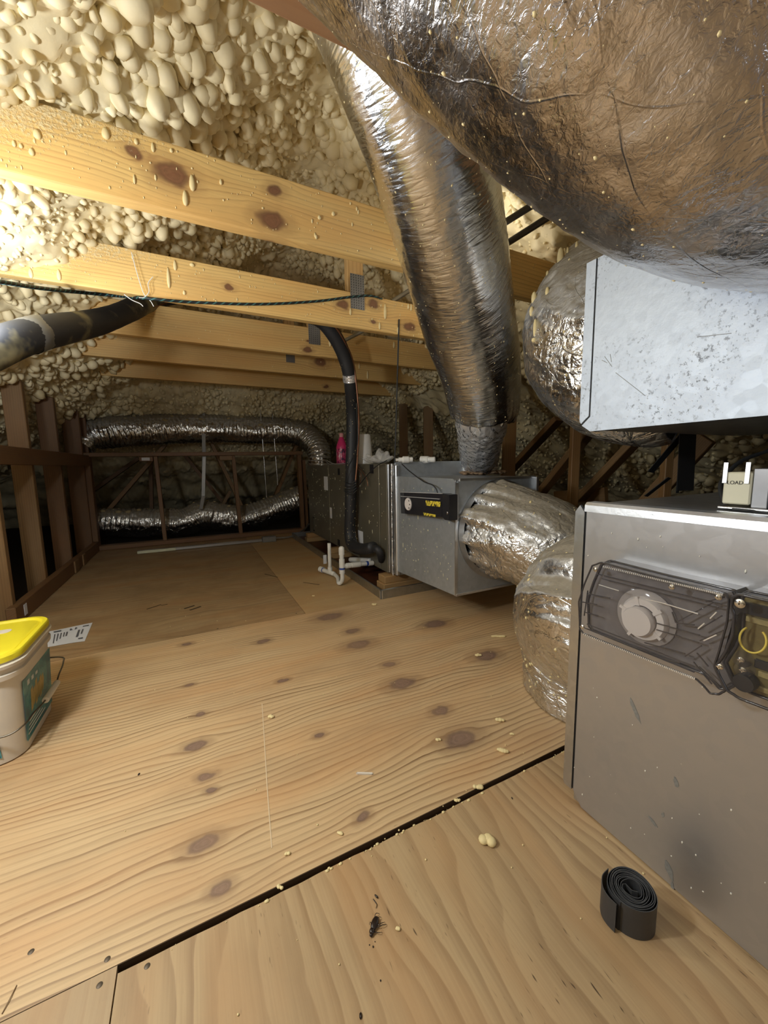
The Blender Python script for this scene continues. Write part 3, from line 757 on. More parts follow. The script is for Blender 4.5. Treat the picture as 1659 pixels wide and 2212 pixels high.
# webs behind the back knee wall
web(ony(228, 1110, 4.75), ony(362, 955, 4.75), .115, 'broad diagonal brace at left behind the back knee wall')
web(ony(190, 1068, 5.1), ony(300, 990, 5.1), .10, 'dim far brace parallel to the broad left diagonal', M_stud)
web(ony(455, 955, 4.75), ony(525, 1100, 4.75), .095, 'diagonal brace falling right behind the back knee wall')
web(ony(400, 985, 5.1), ony(485, 1090, 5.1), .095, 'dim far brace falling right, left of the nearer one', M_stud)
web(ony(595, 1070, 4.75), ony(640, 960, 4.75), .085, 'short brace leaning right near the air handler')
web(ony(325, 990, 5.2), ony(328, 1100, 5.2), .08, 'dim far upright behind the back knee wall', M_stud)
web(ony(478, 1095, 4.9), ony(498, 1060, 4.9), .05, 'thin short brace above the lower flexible duct')

# ================================================================== foil ducts
def crinkle(f1=9, a1=.006, f2=30, a2=.002, seed=1, pleat=0.0, pl=.10, npl=13, ends='a', rib=0.0, ribp=.03, total=None):
    def fn(TH, V, rad):
        cx, cy = np.cos(TH) * rad, np.sin(TH) * rad
        o = a1 * vnoise(cx * f1, cy * f1, seed, V * f1 * .8)
        o = o + a2 * (ridged(cx * f2, cy * f2, seed + 1) - .6) * 1.0 + a2 * vnoise(cx * f2, cy * f2, seed + 2, V * f2 * 1.4)
        o = o + a2 * .6 * vnoise(cx * f2 * 2, cy * f2 * 2, seed + 5, V * f2 * 3)
        if pleat:
            w = np.exp(-V / pl) if 'a' in ends else 0 * V
            if 'b' in ends: w = w + np.exp(-(V.max() - V) / pl)
            o = o + pleat * w * (vnoise(np.cos(TH) * npl * .5, np.sin(TH) * npl * .5, seed + 7, V * 3) + .6 * vnoise(np.cos(TH) * npl * 1.2, np.sin(TH) * npl * 1.2, seed + 8, V * 8))
        if rib:
            ph = V / ribp + 1.3 * vnoise(cx * 7, cy * 7, seed + 9, V * 4)
            o = o + rib * np.sin(2 * np.pi * ph) * (.6 + .4 * vnoise(cx * 5, cy * 5, seed + 11, V * 5))
        return o
    return fn
def specks_on(name, P, mat, parent, n, size, seed, face=None, stretch=1.6):
    """foam overspray droplets lying on a duct skin"""
    r = np.random.default_rng(seed); g, m = P.shape[:2]
    i = r.integers(2, g - 2, n * 4); j = r.integers(0, m, n * 4); p = P[i, j]
    nrm = np.cross(P[i + 1, j] - P[i - 1, j], P[i, (j + 1) % m] - P[i, j - 1]); nrm /= np.linalg.norm(nrm, axis=1)[:, None] + 1e-9
    c = P.reshape(-1, 3).mean(0); 
    cen = P[i].mean(1); s = np.sign(np.einsum('ij,ij->i', nrm, p - cen)); nrm *= s[:, None]
    keep = np.ones(len(p), bool)
    if face is not None: keep = (nrm @ np.array(face)) > .15
    p, nrm = p[keep][:n], nrm[keep][:n]
    q = size * (.35 + 1.3 * r.random(len(p)) ** 3)
    S = np.stack([q, q, q * .6], 1); S[:, 1] *= 1 + (stretch - 1) * r.random(len(p))
    R = np.zeros((len(p), 3, 3)); down = np.array([0, 0, -1.])
    t = down - nrm * (nrm @ down)[:, None]; t /= np.linalg.norm(t, axis=1)[:, None] + 1e-9
    R[:, :, 2] = nrm; R[:, :, 1] = t; R[:, :, 0] = np.cross(t, nrm)
    o0 = P.reshape(-1, 3).mean(0)
    o = mesh_obj(name, blobs_mesh(name, p - o0, S, R), mat, parent, Matrix.Translation(Vector(o0)))
    return tag(o, kind='stuff')
def duct(name, label, pts, ds, n, mat, disp, cat='duct', group=None, specks=None, base=None):
    t = thing(name, label, cat, base if base is not None else Vector(pts[0][:3]), group)
    P, uv, _ = tube_grid(pts, ds, n, disp)
    o0 = Vector(P.reshape(-1, 3).mean(0))
    mesh_obj('jacket', grid_mesh('jacket', P - np.array(o0), uv, wrap=True), mat, t, Matrix.Translation(o0))
    if specks: specks_on('foam_speck', P, M_drip, t, *specks)
    return t, P

# ---- huge duct overhead
big = [(1.12, -.02, 1.185, .22), (1.06, .03, 1.20, .240), (.95, .10, 1.215, .256), (.82, .18, 1.225, .260), (.67, .26, 1.255, .260), (.49, .325, 1.36, .257), (.29, .41, 1.525, .256), (.14, .46, 1.65, .256), (.02, .50, 1.76, .25)]
t_big, P_big = duct('supply_duct', 'huge foil-wrapped duct filling the top right corner overhead', big, .007, 200, M_foil_big,
                    crinkle(7, .006, 26, .0022, 3, .012, .10, 12), specks=(600, .0015, 5, (-.5, -.2, -.6)))
tube('collar_tape', [(1.10, .00, 1.188, .236), (1.06, .03, 1.20, .246), (.98, .085, 1.212, .261), (.90, .13, 1.219, .2645), (.80, .19, 1.228, .2665)], .006, 140, M_foil_tape, t_big, crinkle(8, .004, 30, .003, 8, .01, .2, 14))
# ---- tall duct from the far plenum up to the roof
cb = onz(1033, 1022, .675)
A = lambda x, y, d, r: (*at(x, y, d), r)
tall = [A(1040, 905, 1.92, .135), A(1043, 880, 1.89, .165), A(1034, 800, 1.74, .178), A(1009, 690, 1.56, .180), A(973, 520, 1.30, .180), A(930, 330, 1.10, .178), A(870, 130, .96, .175), A(800, -60, .88, .17)]
t_tall, P_tall = duct('return_riser', 'tall foil-wrapped duct rising from the far plenum to the roof', tall, .006, 180, M_foil,
                      crinkle(5, .007, 34, .0011, 13, .014, .07, 12, rib=.0006, ribp=.022), specks=(620, .0017, 9, (-.6, -.7, 0)), base=cb)
tube('taped_collar', [(cb.x, cb.y, .672, .115), (cb.x, cb.y, .70, .112), (cb.x, cb.y, .76, .116), *[(*(Vector(tall[0][:3]) * .5 + cb * .5), .112)], (*tall[0][:3], .128), (*tall[1][:3], .150)], .005, 110, M_foil_tape, t_tall,
     crinkle(11, .006, 32, .005, 17, .004, .5, 16))
tube('zip_tie', [(cb.x + .1185 * math.cos(a), cb.y + .1185 * math.sin(a), .712 + .003 * math.sin(a * 2), .0035) for a in np.linspace(0, 2 * math.pi, 40)], .01, 8, M_white, t_tall)
def ring_blobs():
    C = []; S = []
    for k in range(150):
        a = random.random() * 2 * math.pi; r = .125 + .05 * random.random() ** 1.5
        C.append((cb.x + r * math.cos(a), cb.y + r * math.sin(a) * .9, .676 + .008 * random.random())); s = .006 + .012 * random.random()
        S.append((s, s * 1.2, s * .6))
    return np.array(C), np.array(S)
C, S = ring_blobs(); o0 = np.array([cb.x, cb.y, .676])
M_mastic = plain('brown_insulation', (.30, .20, .12), .9, var=.4, scale=60, bumpy=.6)
tag(mesh_obj('insulation_ring', blobs_mesh('insulation_ring', C - o0, S, sub=2), M_mastic, t_tall, Matrix.Translation(Vector(o0))), 'ragged brown insulation round the collar', kind='stuff')

# ---- elbow on the end of the upper metal box
el = [(1.196, 0.607, 1.038, 0.219), (1.196, 0.65, 1.038, 0.243), (1.202, 0.741, 1.056, 0.251), (1.239, 0.85, 1.129, 0.251), (1.36, 0.935, 1.262, 0.249), (1.579, 0.971, 1.408, 0.243), (1.821, 0.971, 1.517, 0.243)]
t_elb, P_elb = duct('elbow_duct', 'foil elbow duct on the left end of the big upper metal box', el, .005, 170, M_foil_dust,
                    crinkle(8, .007, 22, .0036, 23, .034, .09, 13), specks=(160, .003, 15, (-.7, .2, .2)))
EB = [(1196, 548, 50, 14), (1143, 640, 30, 12), (1134, 668, 22, 10), (1149, 705, 40, 8), (1178, 628, 22, 9), (1150, 735, 10, 10), (1205, 537, 30, 8), (1163, 580, 14, 6), (1235, 520, 20, 6), (1215, 535, 22, 5)]
Pf = P_elb.reshape(-1, 3); Df = Pf - np.array(EYE)
zf = Df @ np.array(FWD); xf = W_PX / 2 + FPX * (Df @ np.array(RIGHT)) / zf; yf = H_PX / 2 - FPX * (Df @ np.array(UP)) / zf
for (x, y, ln, wd) in EB:
    d2 = (xf - x) ** 2 + (yf - y) ** 2 + (zf * 60) ** 2 * .5
    k = int(np.argmin(d2)); p = Vector(Pf[k]); d = zf[k]
    mesh_obj('foam_drip', blobs_mesh('foam_drip', [(0, 0, 0)], [(wd / 2 / FPX * d,) * 2 + (ln / 2 / FPX * d,)], sub=2), M_drip, t_elb, Matrix.Translation(p))
# ---- near elbow of the lower box, turning down to the floor
nb = [(.985, .500, .345, .20), (.985, .545, .345, .222), (.99, .61, .335, .228), (1.03, .69, .29, .226), (1.08, .735, .20, .22), (1.10, .74, .10, .212), (1.10, .74, .003, .205)]
t_nb, P_nb = duct('elbow_duct', 'dusty foil elbow duct at the lower box, turning down to the floor', nb, .005, 180, M_foil_dust,
                  crinkle(7, .010, 20, .0045, 33, .030, .10, 12), specks=(170, .0032, 25, (-.7, .2, .2)))
# ---- far plenum end duct
c0 = ony(1130, 1150, 1.35)
fe = [(1.262, 1.352, .432, .203), (1.262, 1.318, .432, .214), (1.268, 1.25, .428, .205), (1.295, 1.14, .40, .202), (1.36, 1.05, .33, .205), (1.47, .98, .22, .2), (1.52, .96, .10, .195), (1.53, .96, .004, .19)]
t_fe, P_fe = duct('return_duct', 'foil duct leaving the end of the far plenum, dusty on top', fe, .005, 170, M_foil_dust,
                  crinkle(8, .006, 24, .0034, 43, .026, .10, 13), specks=(160, .0035, 35, (-.3, -.2, .8)))
bmc = bmesh.new(); lathe(bmc, [(.228, 0), (.232, .010), (.206, .014), (.204, .0)], 48, Matrix.Translation((1.262, 1.349, .432)) @ Matrix.Rotation(math.pi / 2, 4, 'X'))
autosmooth(bm_obj('collar_flange', bmc, M_galv, t_fe))
# ---- two ducts behind the back knee wall
YU = 4.55
up_ = [A2 for A2 in [(*ony(176, 965, YU - .05), .10), (*ony(200, 940, YU), .135), (*ony(300, 930, YU), .15), (*ony(440, 925, YU), .148), (*ony(560, 930, YU), .145), (*ony(640, 934, YU - .02), .145), (*ony(672, 952, YU - .15), .14), (*ony(690, 985, YU - .30), .13), (*ony(690, 1040, YU - .32), .13)]]
t_up, P_up = duct('flexible_duct', 'upper foil flexible duct slung along under the far foam slope', up_, .008, 110, M_foil_far, crinkle(9, .010, 30, .004, 53, rib=.006, ribp=.034), group='flexible ducts behind the back knee wall')
YL = 4.62
lo_ = [(*ony(205, 1128, YL), .12), (*ony(300, 1128, YL), .145), (*ony(390, 1128, YL), .145), (*ony(440, 1112, YL), .15), (*ony(490, 1118, YL), .145), (*ony(530, 1120, YL), .15), (*ony(580, 1103, YL), .15), (*ony(640, 1080, YL), .15), (*ony(720, 1060, YL), .15)]
t_lo, P_lo = duct('flexible_duct', 'lower foil flexible duct lying behind the back knee wall', lo_, .008, 110, M_foil_far, crinkle(9, .012, 30, .004, 63, rib=.007, ribp=.036), group='flexible ducts behind the back knee wall')
rr = np.random.default_rng(3)
for tt, PP in ((t_up, P_up), (t_lo, P_lo)):
    top = PP[rr.integers(2, len(PP) - 2, 320), rr.integers(0, 110, 320)]
    top = top[top[:, 2] > PP[..., 2].mean() + .07]
    s = .006 + .02 * rr.random(len(top)) ** 2; o0 = top.mean(0)
    tag(mesh_obj('foam_crumb', blobs_mesh('foam_crumb', top - o0, np.stack([s * 1.3, s, s * .7], 1)), plain('dusty_foam', (.42, .33, .17), .8), tt, Matrix.Translation(Vector(o0))), kind='stuff')
# hanging strap and rods
st = thing('hanging_strap', 'long pale strap hanging from the foam in front of the upper flexible duct', 'strap', ony(440, 880, YU - .19))
M_strap = plain('grey_strap', (.42, .42, .40), .45, .3)
lumber('band', ony(438, 868, 4.52), ony(441, 985, YU - .20), .006, .035, M_strap, st, Vector((1, 0, 0)))
lumber('band', ony(441, 985, YU - .20), ony(439, 1072, 4.36), .006, .035, M_strap, st, Vector((1, 0, 0)))
lumber('band', ony(439, 1072, 4.36), ony(434, 1100, 4.40), .006, .034, M_strap, st, Vector((1, 0, 0)))
for a, b, lab in (((567, 968), (576, 1075), 'left one of two thin steel rods behind the back knee wall'), ((592, 966), (600, 1048), 'right one of two thin steel rods behind the back knee wall')):
    pa, pb = ony(*a, 4.45), ony(*b, 4.45); pa.z = 4.02 - .6 * 4.45
    tag(tube('threaded_rod', [(*pa, .004), (*pb, .004)], .1, 8, M_steel), lab, 'rod', 'thin rods behind the back knee wall')

# ================================================================== near lower box (return plenum)
PX = .70
rp = thing('sheet_metal_box', 'large galvanised metal box standing on the floor at right with a smoke detector', 'metal box', (1.0, -.2, 0))
zt_ = .655
def oct_prof(y1, z0, z1, c):
    return [(-.95, z0), (y1 - .02, z0), (y1, z0 + c), (y1, z1 - c * .6), (y1 - .012, z1), (-.95, z1)]
def slab_yz(name, prof, x0, x1, mat, parent, bev=0):
    bm = bmesh.new()
    R = Matrix(((0, 0, 1, 0), (1, 0, 0, 0), (0, 1, 0, 0), (0, 0, 0, 1)))
    add_prism(bm, prof, x1 - x0, Matrix.Translation((x0, 0, 0)) @ R)
    c = Vector(((x0 + x1) / 2, sum(p[0] for p in prof) / len(prof), sum(p[1] for p in prof) / len(prof)))
    bmesh.ops.translate(bm, vec=-c, verts=bm.verts)
    if bev: bmesh.ops.bevel(bm, geom=bm.edges[:], offset=bev, segments=1, affect='EDGES')
    return bm_obj(name, bm, mat, parent, Matrix.Translation(c))
slab_yz('body', [(-.95, .004), (.500, .004), (.500, zt_), (-.95, zt_)], PX + .002, 1.30, M_galv, rp, .002)
slab_yz('front_panel', [(-.95, .003), (.478, .003), (.4985, .028), (.4985, .640), (-.95, .640)], PX - .0015, PX + .002, galv('front_sheet', (.48, .48, .495), .38, soil=.2, mottled=.06, bumps=.03, full=.8), rp)
slab_yz('end_cleat', [(.5015, .028), (.519, .028), (.522, .035), (.522, .638), (.512, .652), (.5015, .638)], PX - .004, PX + .002, M_galv, rp)
slab_yz('seam', [(.4984, .03), (.5016, .03), (.5016, .640), (.4984, .640)], PX - .0008, PX + .001, M_seam, rp)
# top flange: rolled bright edge with a sloping face under it
bm = bmesh.new(); pr = [(.0, 0), (.001, .013), (.006, .0185), (.030, .019), (.030, .0165), (.010, .016), (.004, .0)]
R = Matrix(((1, 0, 0, PX - .003), (0, 0, -1, .503), (0, 1, 0, .640), (0, 0, 0, 1)))
add_prism(bm, pr, 1.45, R); bm_obj('top_flange', bm, M_galv_edge, rp)
# foam flecks and scuffs on the face
C = []; S = []
for k in range(120):
    C.append((PX - .002, -.5 + 1.0 * random.random(), .02 + .60 * random.random() ** 1.3)); s = .0006 + .0009 * random.random(); S.append((s * .6, s, s * random.choice((1, 1.6, 2.2))))
o0 = np.array([PX, 0, .3])
tag(mesh_obj('foam_speck', blobs_mesh('foam_speck', np.array(C) - o0, S), plain('pale_fleck', (.80, .78, .70), .6), rp, Matrix.Translation(Vector(o0))), kind='stuff')
M_scuff = plain('grey_scuff', (.25, .255, .25), .6, .3, var=.4, scale=200)
for (x, y, w, h, a) in ((1372, 1535, 9, 52, .5), (1410, 1775, 22, 7, -.5), (1445, 1880, 14, 34, .45), (1452, 1915, 7, 22, .1), (1432, 1760, 6, 12, 0), (1460, 1690, 10, 20, .3)):
    p = onx(x, y, PX - .0018); d = (p - EYE).dot(FWD); q = d / FPX
    pts = []
    for k in range(14):
        th = 2 * math.pi * k / 14; rr_ = .8 + .4 * random.random()
        u, v = math.cos(th) * w * q * .5 * rr_, math.sin(th) * h * q * .5 * rr_
        pts.append((u * math.cos(a) - v * math.sin(a), u * math.sin(a) + v * math.cos(a)))
    bm = bmesh.new(); add_prism(bm, pts, .0002, Matrix(((0, 0, -1, 0), (-1, 0, 0, 0), (0, 1, 0, 0), (0, 0, 0, 1))))
    bm_obj('scuff', bm, M_scuff, rp, Matrix.Translation(p))

# ================================================================== upper box (supply plenum)
UX, UYE = .85, .607
ub = thing('sheet_metal_box', 'bright white-looking galvanised box hanging under the huge overhead duct', 'metal box', (1.2, -.2, .809))
ZU0, ZU1 = .809, 1.19
slab_yz('body', [(-.95, ZU0 + .002), (UYE, ZU0 + .002), (UYE, ZU1), (-.95, ZU1)], UX + .002, 1.55, M_galv, ub, .001)
slab_yz('front_panel', [(-.95, ZU0), (UYE, ZU0), (UYE + .022, ZU0 + .015), (UYE + .001, ZU0 + .034), (UYE + .001, ZU1), (-.95, ZU1)], UX - .003, UX + .002, M_galv_bright, ub)
slab_yz('end_cleat', [(UYE + .0045, ZU0 + .036), (UYE + .0235, ZU0 + .0195), (UYE + .028, ZU0 + .026), (UYE + .028, ZU1), (UYE + .0045, ZU1)], UX - .004, UX + .002, M_galv_bright, ub)
slab_yz('seam', [(UYE + .0005, ZU0 + .034), (UYE + .0222, ZU0 + .0152), (UYE + .024, ZU0 + .019), (UYE + .005, ZU0 + .0362), (UYE + .005, ZU1), (UYE + .0005, ZU1)], UX - .002, UX + .001, M_seam, ub)
for (x0, y0, x1, y1) in ((1330, 805, 1394, 855), (1306, 770, 1322, 792), (1300, 778, 1312, 784), (1318, 765, 1321, 782), (1506, 728, 1580, 720)):
    a, b = onx(x0, y0, UX - .0031), onx(x1, y1, UX - .0031)
    lumber('scratch', a, b, .0007, .0010, M_scuff, ub, Vector((0, 0, 1)) if abs(b.z - a.z) < .05 else Vector((0, 1, 0)), 0)

# ================================================================== far plenum + air handler + pan
PLX, PLY0, PLY1, PLX1 = 1.02, 1.352, 1.86, 1.50
fp = thing('sheet_metal_box', 'grey galvanised plenum box at the end of the far air handler', 'metal box', (1.26, 1.6, .14))
box('body', (PLX + .003, PLY0 + .003, .155), (PLX1, PLY1 + .05, .668), M_galv, fp, .001)
M_plen = galv('plenum_sheet', (.50, .54, .58), .42, soil=.25, full=.6)
def slabx(name, lo, hi, mat, par, bev=.001): return box(name, lo, hi, mat, par, bev)
bm = bmesh.new()
pr = [(PLY0, .150), (PLY1 + .03, .130), (PLY1 + .03, .672), (PLY0 + .02, .672), (PLY0, .655)]
slab_yz('side_panel', pr, PLX, PLX + .003, M_plen, fp)
slab_yz('end_panel_edge', [(PLY0 - .004, .148), (PLY0 + .0, .148), (PLY0 + .0, .655), (PLY0 - .004, .655)], PLX - .001, PLX + .012, M_galv_edge, fp)
box('end_panel', (PLX + .012, PLY0 - .002, .150), (PLX1, PLY0 + .003, .660), M_plen, fp)
box('bottom_flange', (PLX + .005, PLY0 - .006, .145), (PLX1, PLY0 + .01, .156), M_galv_edge, fp, .001)
box('top_lip', (PLX + .02, PLY0 - .004, .660), (PLX1, PLY0 + .004, .673), M_galv_edge, fp, .001)
box('corner_flange', (PLX1 - .012, PLY0 - .018, .56), (PLX1 + .004, PLY0 + .0, .668), M_galv_edge, fp, .001)
box('back_flange', (PLX + .0, PLY1 + .04, .10), (PLX1 + .02, PLY1 + .055, .752), M_plen, fp, .001)
# connecting collar with drive seams between plenum and cabinet
for y, w, z0, z1 in ((PLY1 + .035, .035, .105, .735), (PLY1 + .085, .03, .10, .742), (PLY1 + .12, .018, .10, .742)):
    box('seam_strip', (PLX - .010, y - w / 2, z0), (PLX + .01, y + w / 2, z1), M_galv_edge if w > .02 else M_galv, fp, .004)
tube('silver_tape', [(PLX - .012, PLY1 + .06, .10, .004), (PLX - .014, PLY1 + .062, .45, .004), (PLX - .012, PLY1 + .058, .742, .005)], .01, 10, M_foil_tape, fp, crinkle(20, .002, 60, .002, 71))

AY0, AY1, AX = 2.00, 3.70, 1.02
ah = thing('air_handler', 'long dull brown air handler cabinet lying behind the black pipe', 'air handler', (1.3, 2.8, .09))
M_cab = plain('cabinet_paint', (.17, .155, .115), .38, .35, var=.25, scale=6)
box('cabinet', (AX + .002, AY0 + .001, .088), (1.52, AY1, .742), M_cab, ah, .004)
edges = [AY0, 2.14, 2.66, 3.02, AY1]
for a, b, z0 in ((2.00, 2.10, .09), (2.105, 2.655, .185), (2.105, 2.655, .09), (2.66, 3.06, .09), (3.065, AY1, .09)):
    z1 = .74 if z0 != .09 or b != 2.655 else .18
    box('access_panel', (AX - .004, a + .002, z0), (AX + .003, b - .002, z1), M_cab, ah, .003)
def on_cab(name, x, y, wy, hz, mat, lab=None, t=.0015):
    p = onx(x, y, AX - .004)
    o = box(name, (AX - .004 - t, p.y - wy / 2, p.z - hz / 2), (AX - .004, p.y + wy / 2, p.z + hz / 2), mat, ah)
    if lab: tag(o, lab)
    return o
on_cab('label', 704, 1044, .095, .115, M_paper, 'white paper sticker on the far panel')
on_cab('label', 715, 1108, .045, .09, M_paper, 'small pale sticker lower on the cabinet')
on_cab('label', 779, 1160, .085, .085, M_paper, 'white sticker behind the pipe bend')
on_cab('conduit_knockout', 732, 1019, .045, .05, M_seam)
on_cab('conduit_knockout', 803, 1013, .055, .055, M_seam)
on_cab('conduit_knockout', 732, 1172, .05, .05, M_seam)
on_cab('vent_slot', 678, 1132, .05, .135, M_seam)
p = onx(678, 1132, AX - .006); box('slot_rim', (AX - .008, p.y - .018, p.z - .055), (AX - .0055, p.y + .018, p.z + .055), M_cab, ah)
for par, ya, yb, xx, n_ in ((fp, PLY0 + .02, PLY1 - .02, PLX - .001, 90), (ah, AY0 + .02, AY1 - .03, AX - .005, 170)):
    C = []; S = []
    for k in range(n_):
        s = .0012 + .002 * random.random(); C.append((xx, ya + (yb - ya) * random.random(), .17 + .54 * random.random() if par is ah else .17 + .46 * random.random())); S.append((s * .6, s, s * random.choice((1, 1, 2, 5))))
    o0 = np.array([xx, (ya + yb) / 2, .4])
    tag(mesh_obj('foam_speck', blobs_mesh('foam_speck', np.array(C) - o0, S), plain('yellowed_fleck', (.66, .62, .42), .6), par, Matrix.Translation(Vector(o0))), kind='stuff')

pan = thing('drain_pan', 'shallow galvanised drain pan under the far air handler, rusty inside', 'drain pan', (1.25, 2.9, 0))
PX0, PX1_, PY0, PY1 = .888, 1.60, 1.838, 3.93
M_rust = NT('rusty_pan_floor'); _n = M_rust.noise(M_rust.coord(), 7, 4)
M_rust = M_rust.done(M_rust.ramp(_n, [(.35, (.055, .022, .012)), (.55, (.13, .045, .02)), (.7, (.07, .06, .05))]), .45, .2)
box('pan_floor', (PX0 + .002, PY0 + .002, .001), (PX1_, PY1, .006), M_rust, pan)
for nm_, lo, hi in (('pan_wall', (PX0, PY0, .0), (PX0 + .004, PY1, .052)), ('pan_wall', (PX0, PY0, .0), (PX1_, PY0 + .004, .052)), ('pan_wall', (PX1_ - .004, PY0, 0), (PX1_, PY1, .052)), ('pan_wall', (PX0, PY1 - .004, 0), (PX1_, PY1, .052))):
    box(nm_, lo, hi, M_pan, pan, .001)
box('rolled_rim', (PX0 - .003, PY0 - .003, .046), (PX0 + .008, PY1, .054), M_pan, pan, .002)
box('rolled_rim', (PX0 - .003, PY0 - .003, .046), (PX1_, PY0 + .008, .054), M_pan, pan, .002)
for dx, dy in ((-.002, .006), (.006, -.002)):
    bm = bmesh.new(); add_cyl(bm, (PX0 + dx, PY0 + dy, .002), (PX0 + dx, PY0 + dy, .05), .003, n=8); bm_obj('corner_fold', bm, M_galv_edge, pan)
M_block = wood('block_wood', (.42, .27, .12), (.22, .125, .05), 'X', 'Z', 'Y', .009, .012, (2, 7), randomize=True, late=.8)
for (y, lab, x0, w) in ((1.985, 'near wood block propping up the air handler in the pan', .955, .10), (2.86, 'middle wood block under the black pipe bend', .93, .07), (3.62, 'far wood block under the far end of the air handler', .95, .07)):
    t = thing('wood_block', lab, 'wood block', (1.2, y, .006), 'wood blocks under the air handler')
    lumber('lower_block', (x0, y, .026), (1.5, y, .026), w, .040, M_block, t)
    lumber('upper_block', (x0 + .012, y + .006, .067), (1.5, y + .006, .067), w * .9, .041, M_block, t)

# ================================================================== smoke detectors
def clear_mat(name, tint, alpha, rough=.08):
    t = NT(name)
    return t.done(tint, rough, 0.0, None, Alpha=alpha, Specular_IOR_Level=.8)
M_clear = clear_mat('clear_cover_plastic', (.16, .15, .16), .14)
M_smoke = clear_mat('smoked_plastic', (.035, .033, .038), .62, .12)
M_rib = plain('glossy_dark_plastic', (.045, .042, .046), .12, var=.2)
M_dk = plain('detector_black', (.02, .02, .023), .35)
M_disc = plain('sensor_grey', (.72, .67, .65), .55, var=.08, scale=20)
M_discd = plain('sensor_shade_grey', (.34, .31, .30), .55, var=.08, scale=20)
M_board = plain('circuit_board', (.16, .12, .035), .5, var=.4, scale=120)
M_board2 = plain('dull_board', (.30, .24, .10), .5, var=.4, scale=200)
M_yel = plain('yellow_wire', (.75, .58, .08), .4)
M_brd_y = NT('yellow_print'); _v = M_brd_y.noise(M_brd_y.mapping(M_brd_y.coord(), (1, 90, 60)), 1.0, 2)
M_brd_y = M_brd_y.done(M_brd_y.ramp(_v, [(.42, (.02, .018, .01)), (.5, (.72, .58, .06))]), .5)
SWAP = Matrix(((0, 0, -1, 0), (1, 0, 0, 0), (0, 1, 0, 0), (0, 0, 0, 1)))     # local XY -> world YZ, thickness towards -X
def yz_prism(name, pts, x, th, mat, parent, bev=0.0):
    """outline in (y, z); its back lies at x and it is th thick towards the viewer (-X)"""
    cy = sum(p[0] for p in pts) / len(pts); cz = sum(p[1] for p in pts) / len(pts)
    bm = bmesh.new(); add_prism(bm, [(p[0] - cy, p[1] - cz) for p in pts], th, SWAP)
    bmesh.ops.recalc_face_normals(bm, faces=bm.faces)
    if bev: bmesh.ops.bevel(bm, geom=bm.edges[:], offset=bev, segments=2, affect='EDGES')
    return bm_obj(name, bm, mat, parent, Matrix.Translation((x, cy, cz)))
def pxs(lst, X): return [((p := onx(x, y, X)).y, p.z) for x, y in lst]
def shell(name, pts, x, th, wall, mat, parent):
    """open-backed tray: rim walls and a thin face"""
    n = len(pts); cy = sum(p[0] for p in pts) / n; cz = sum(p[1] for p in pts) / n
    bm = bmesh.new()
    f = [bm.verts.new((-th, p[0] - cy, p[1] - cz)) for p in pts]; b = [bm.verts.new((0, p[0] - cy, p[1] - cz)) for p in pts]
    bm.faces.new(f)
    for k in range(n): bm.faces.new((b[k], b[(k + 1) % n], f[(k + 1) % n], f[k]))
    bmesh.ops.recalc_face_normals(bm, faces=bm.faces)
    return bm_obj(name, bm, mat, parent, Matrix.Translation((x, cy, cz)))
def rim(name, pts, x, r, mat, parent, closed=True):
    q = [(x, a, b, r) for a, b in pts]
    if closed: q = q + [q[0]]
    out = []
    for a, b in zip(q, q[1:]):
        k = max(2, int(math.dist(a[:3], b[:3]) / .012))
        out += [tuple(a[j] + (b[j] - a[j]) * t / k for j in range(4)) for t in range(k)]
    out.append(q[-1])
    return tube(name, out, .02, 8, mat, parent)
def screw(par, y, z, x, r=.0042):
    bm = bmesh.new(); lathe(bm, [(.0, .0028), (r * .6, .0026), (r, .0012), (r, 0)], 16)
    add_box(bm, (-r * .75, -r * .14, .0024), (r * .75, r * .14, .0032)); add_box(bm, (-r * .14, -r * .75, .0024), (r * .14, r * .75, .0032))
    return autosmooth(bm_obj('screw', bm, M_steel, par, Matrix.Translation((x, y, z)) @ Matrix.Rotation(-math.pi / 2, 4, 'Y')))

sd = thing('duct_smoke_detector', 'large clear-covered duct smoke detector on the near lower metal box', 'smoke detector', (.70, .36, .48))
XF = .640
L_out = pxs([(1279, 1222), (1300, 1215), (1420, 1247), (1567, 1282), (1574, 1296), (1570, 1345), (1555, 1400), (1543, 1440), (1560, 1478), (1566, 1492), (1552, 1500), (1534, 1498), (1518, 1480), (1503, 1467), (1260, 1368), (1252, 1358), (1250, 1300), (1262, 1262)], XF)
M_house = plain('housing_grey_plastic', (.10, .095, .10), .3, var=.3, scale=40)
yz_prism('back_housing', L_out, .698, .029, M_house, sd)
L_in = [(a + (.36 - a) * .03, b + (.49 - b) * .05) for a, b in L_out]
yz_prism('base_plate', L_in, .669, .002, plain('base_grey_plastic', (.15, .14, .145), .3, var=.35, scale=50), sd)
shell('clear_cover', L_out, .666, .026, .002, M_clear, sd)
rim('cover_rim', L_out, .6405, .0015, M_rib, sd); rim('cover_rim', L_out, .6660, .0018, M_rib, sd)
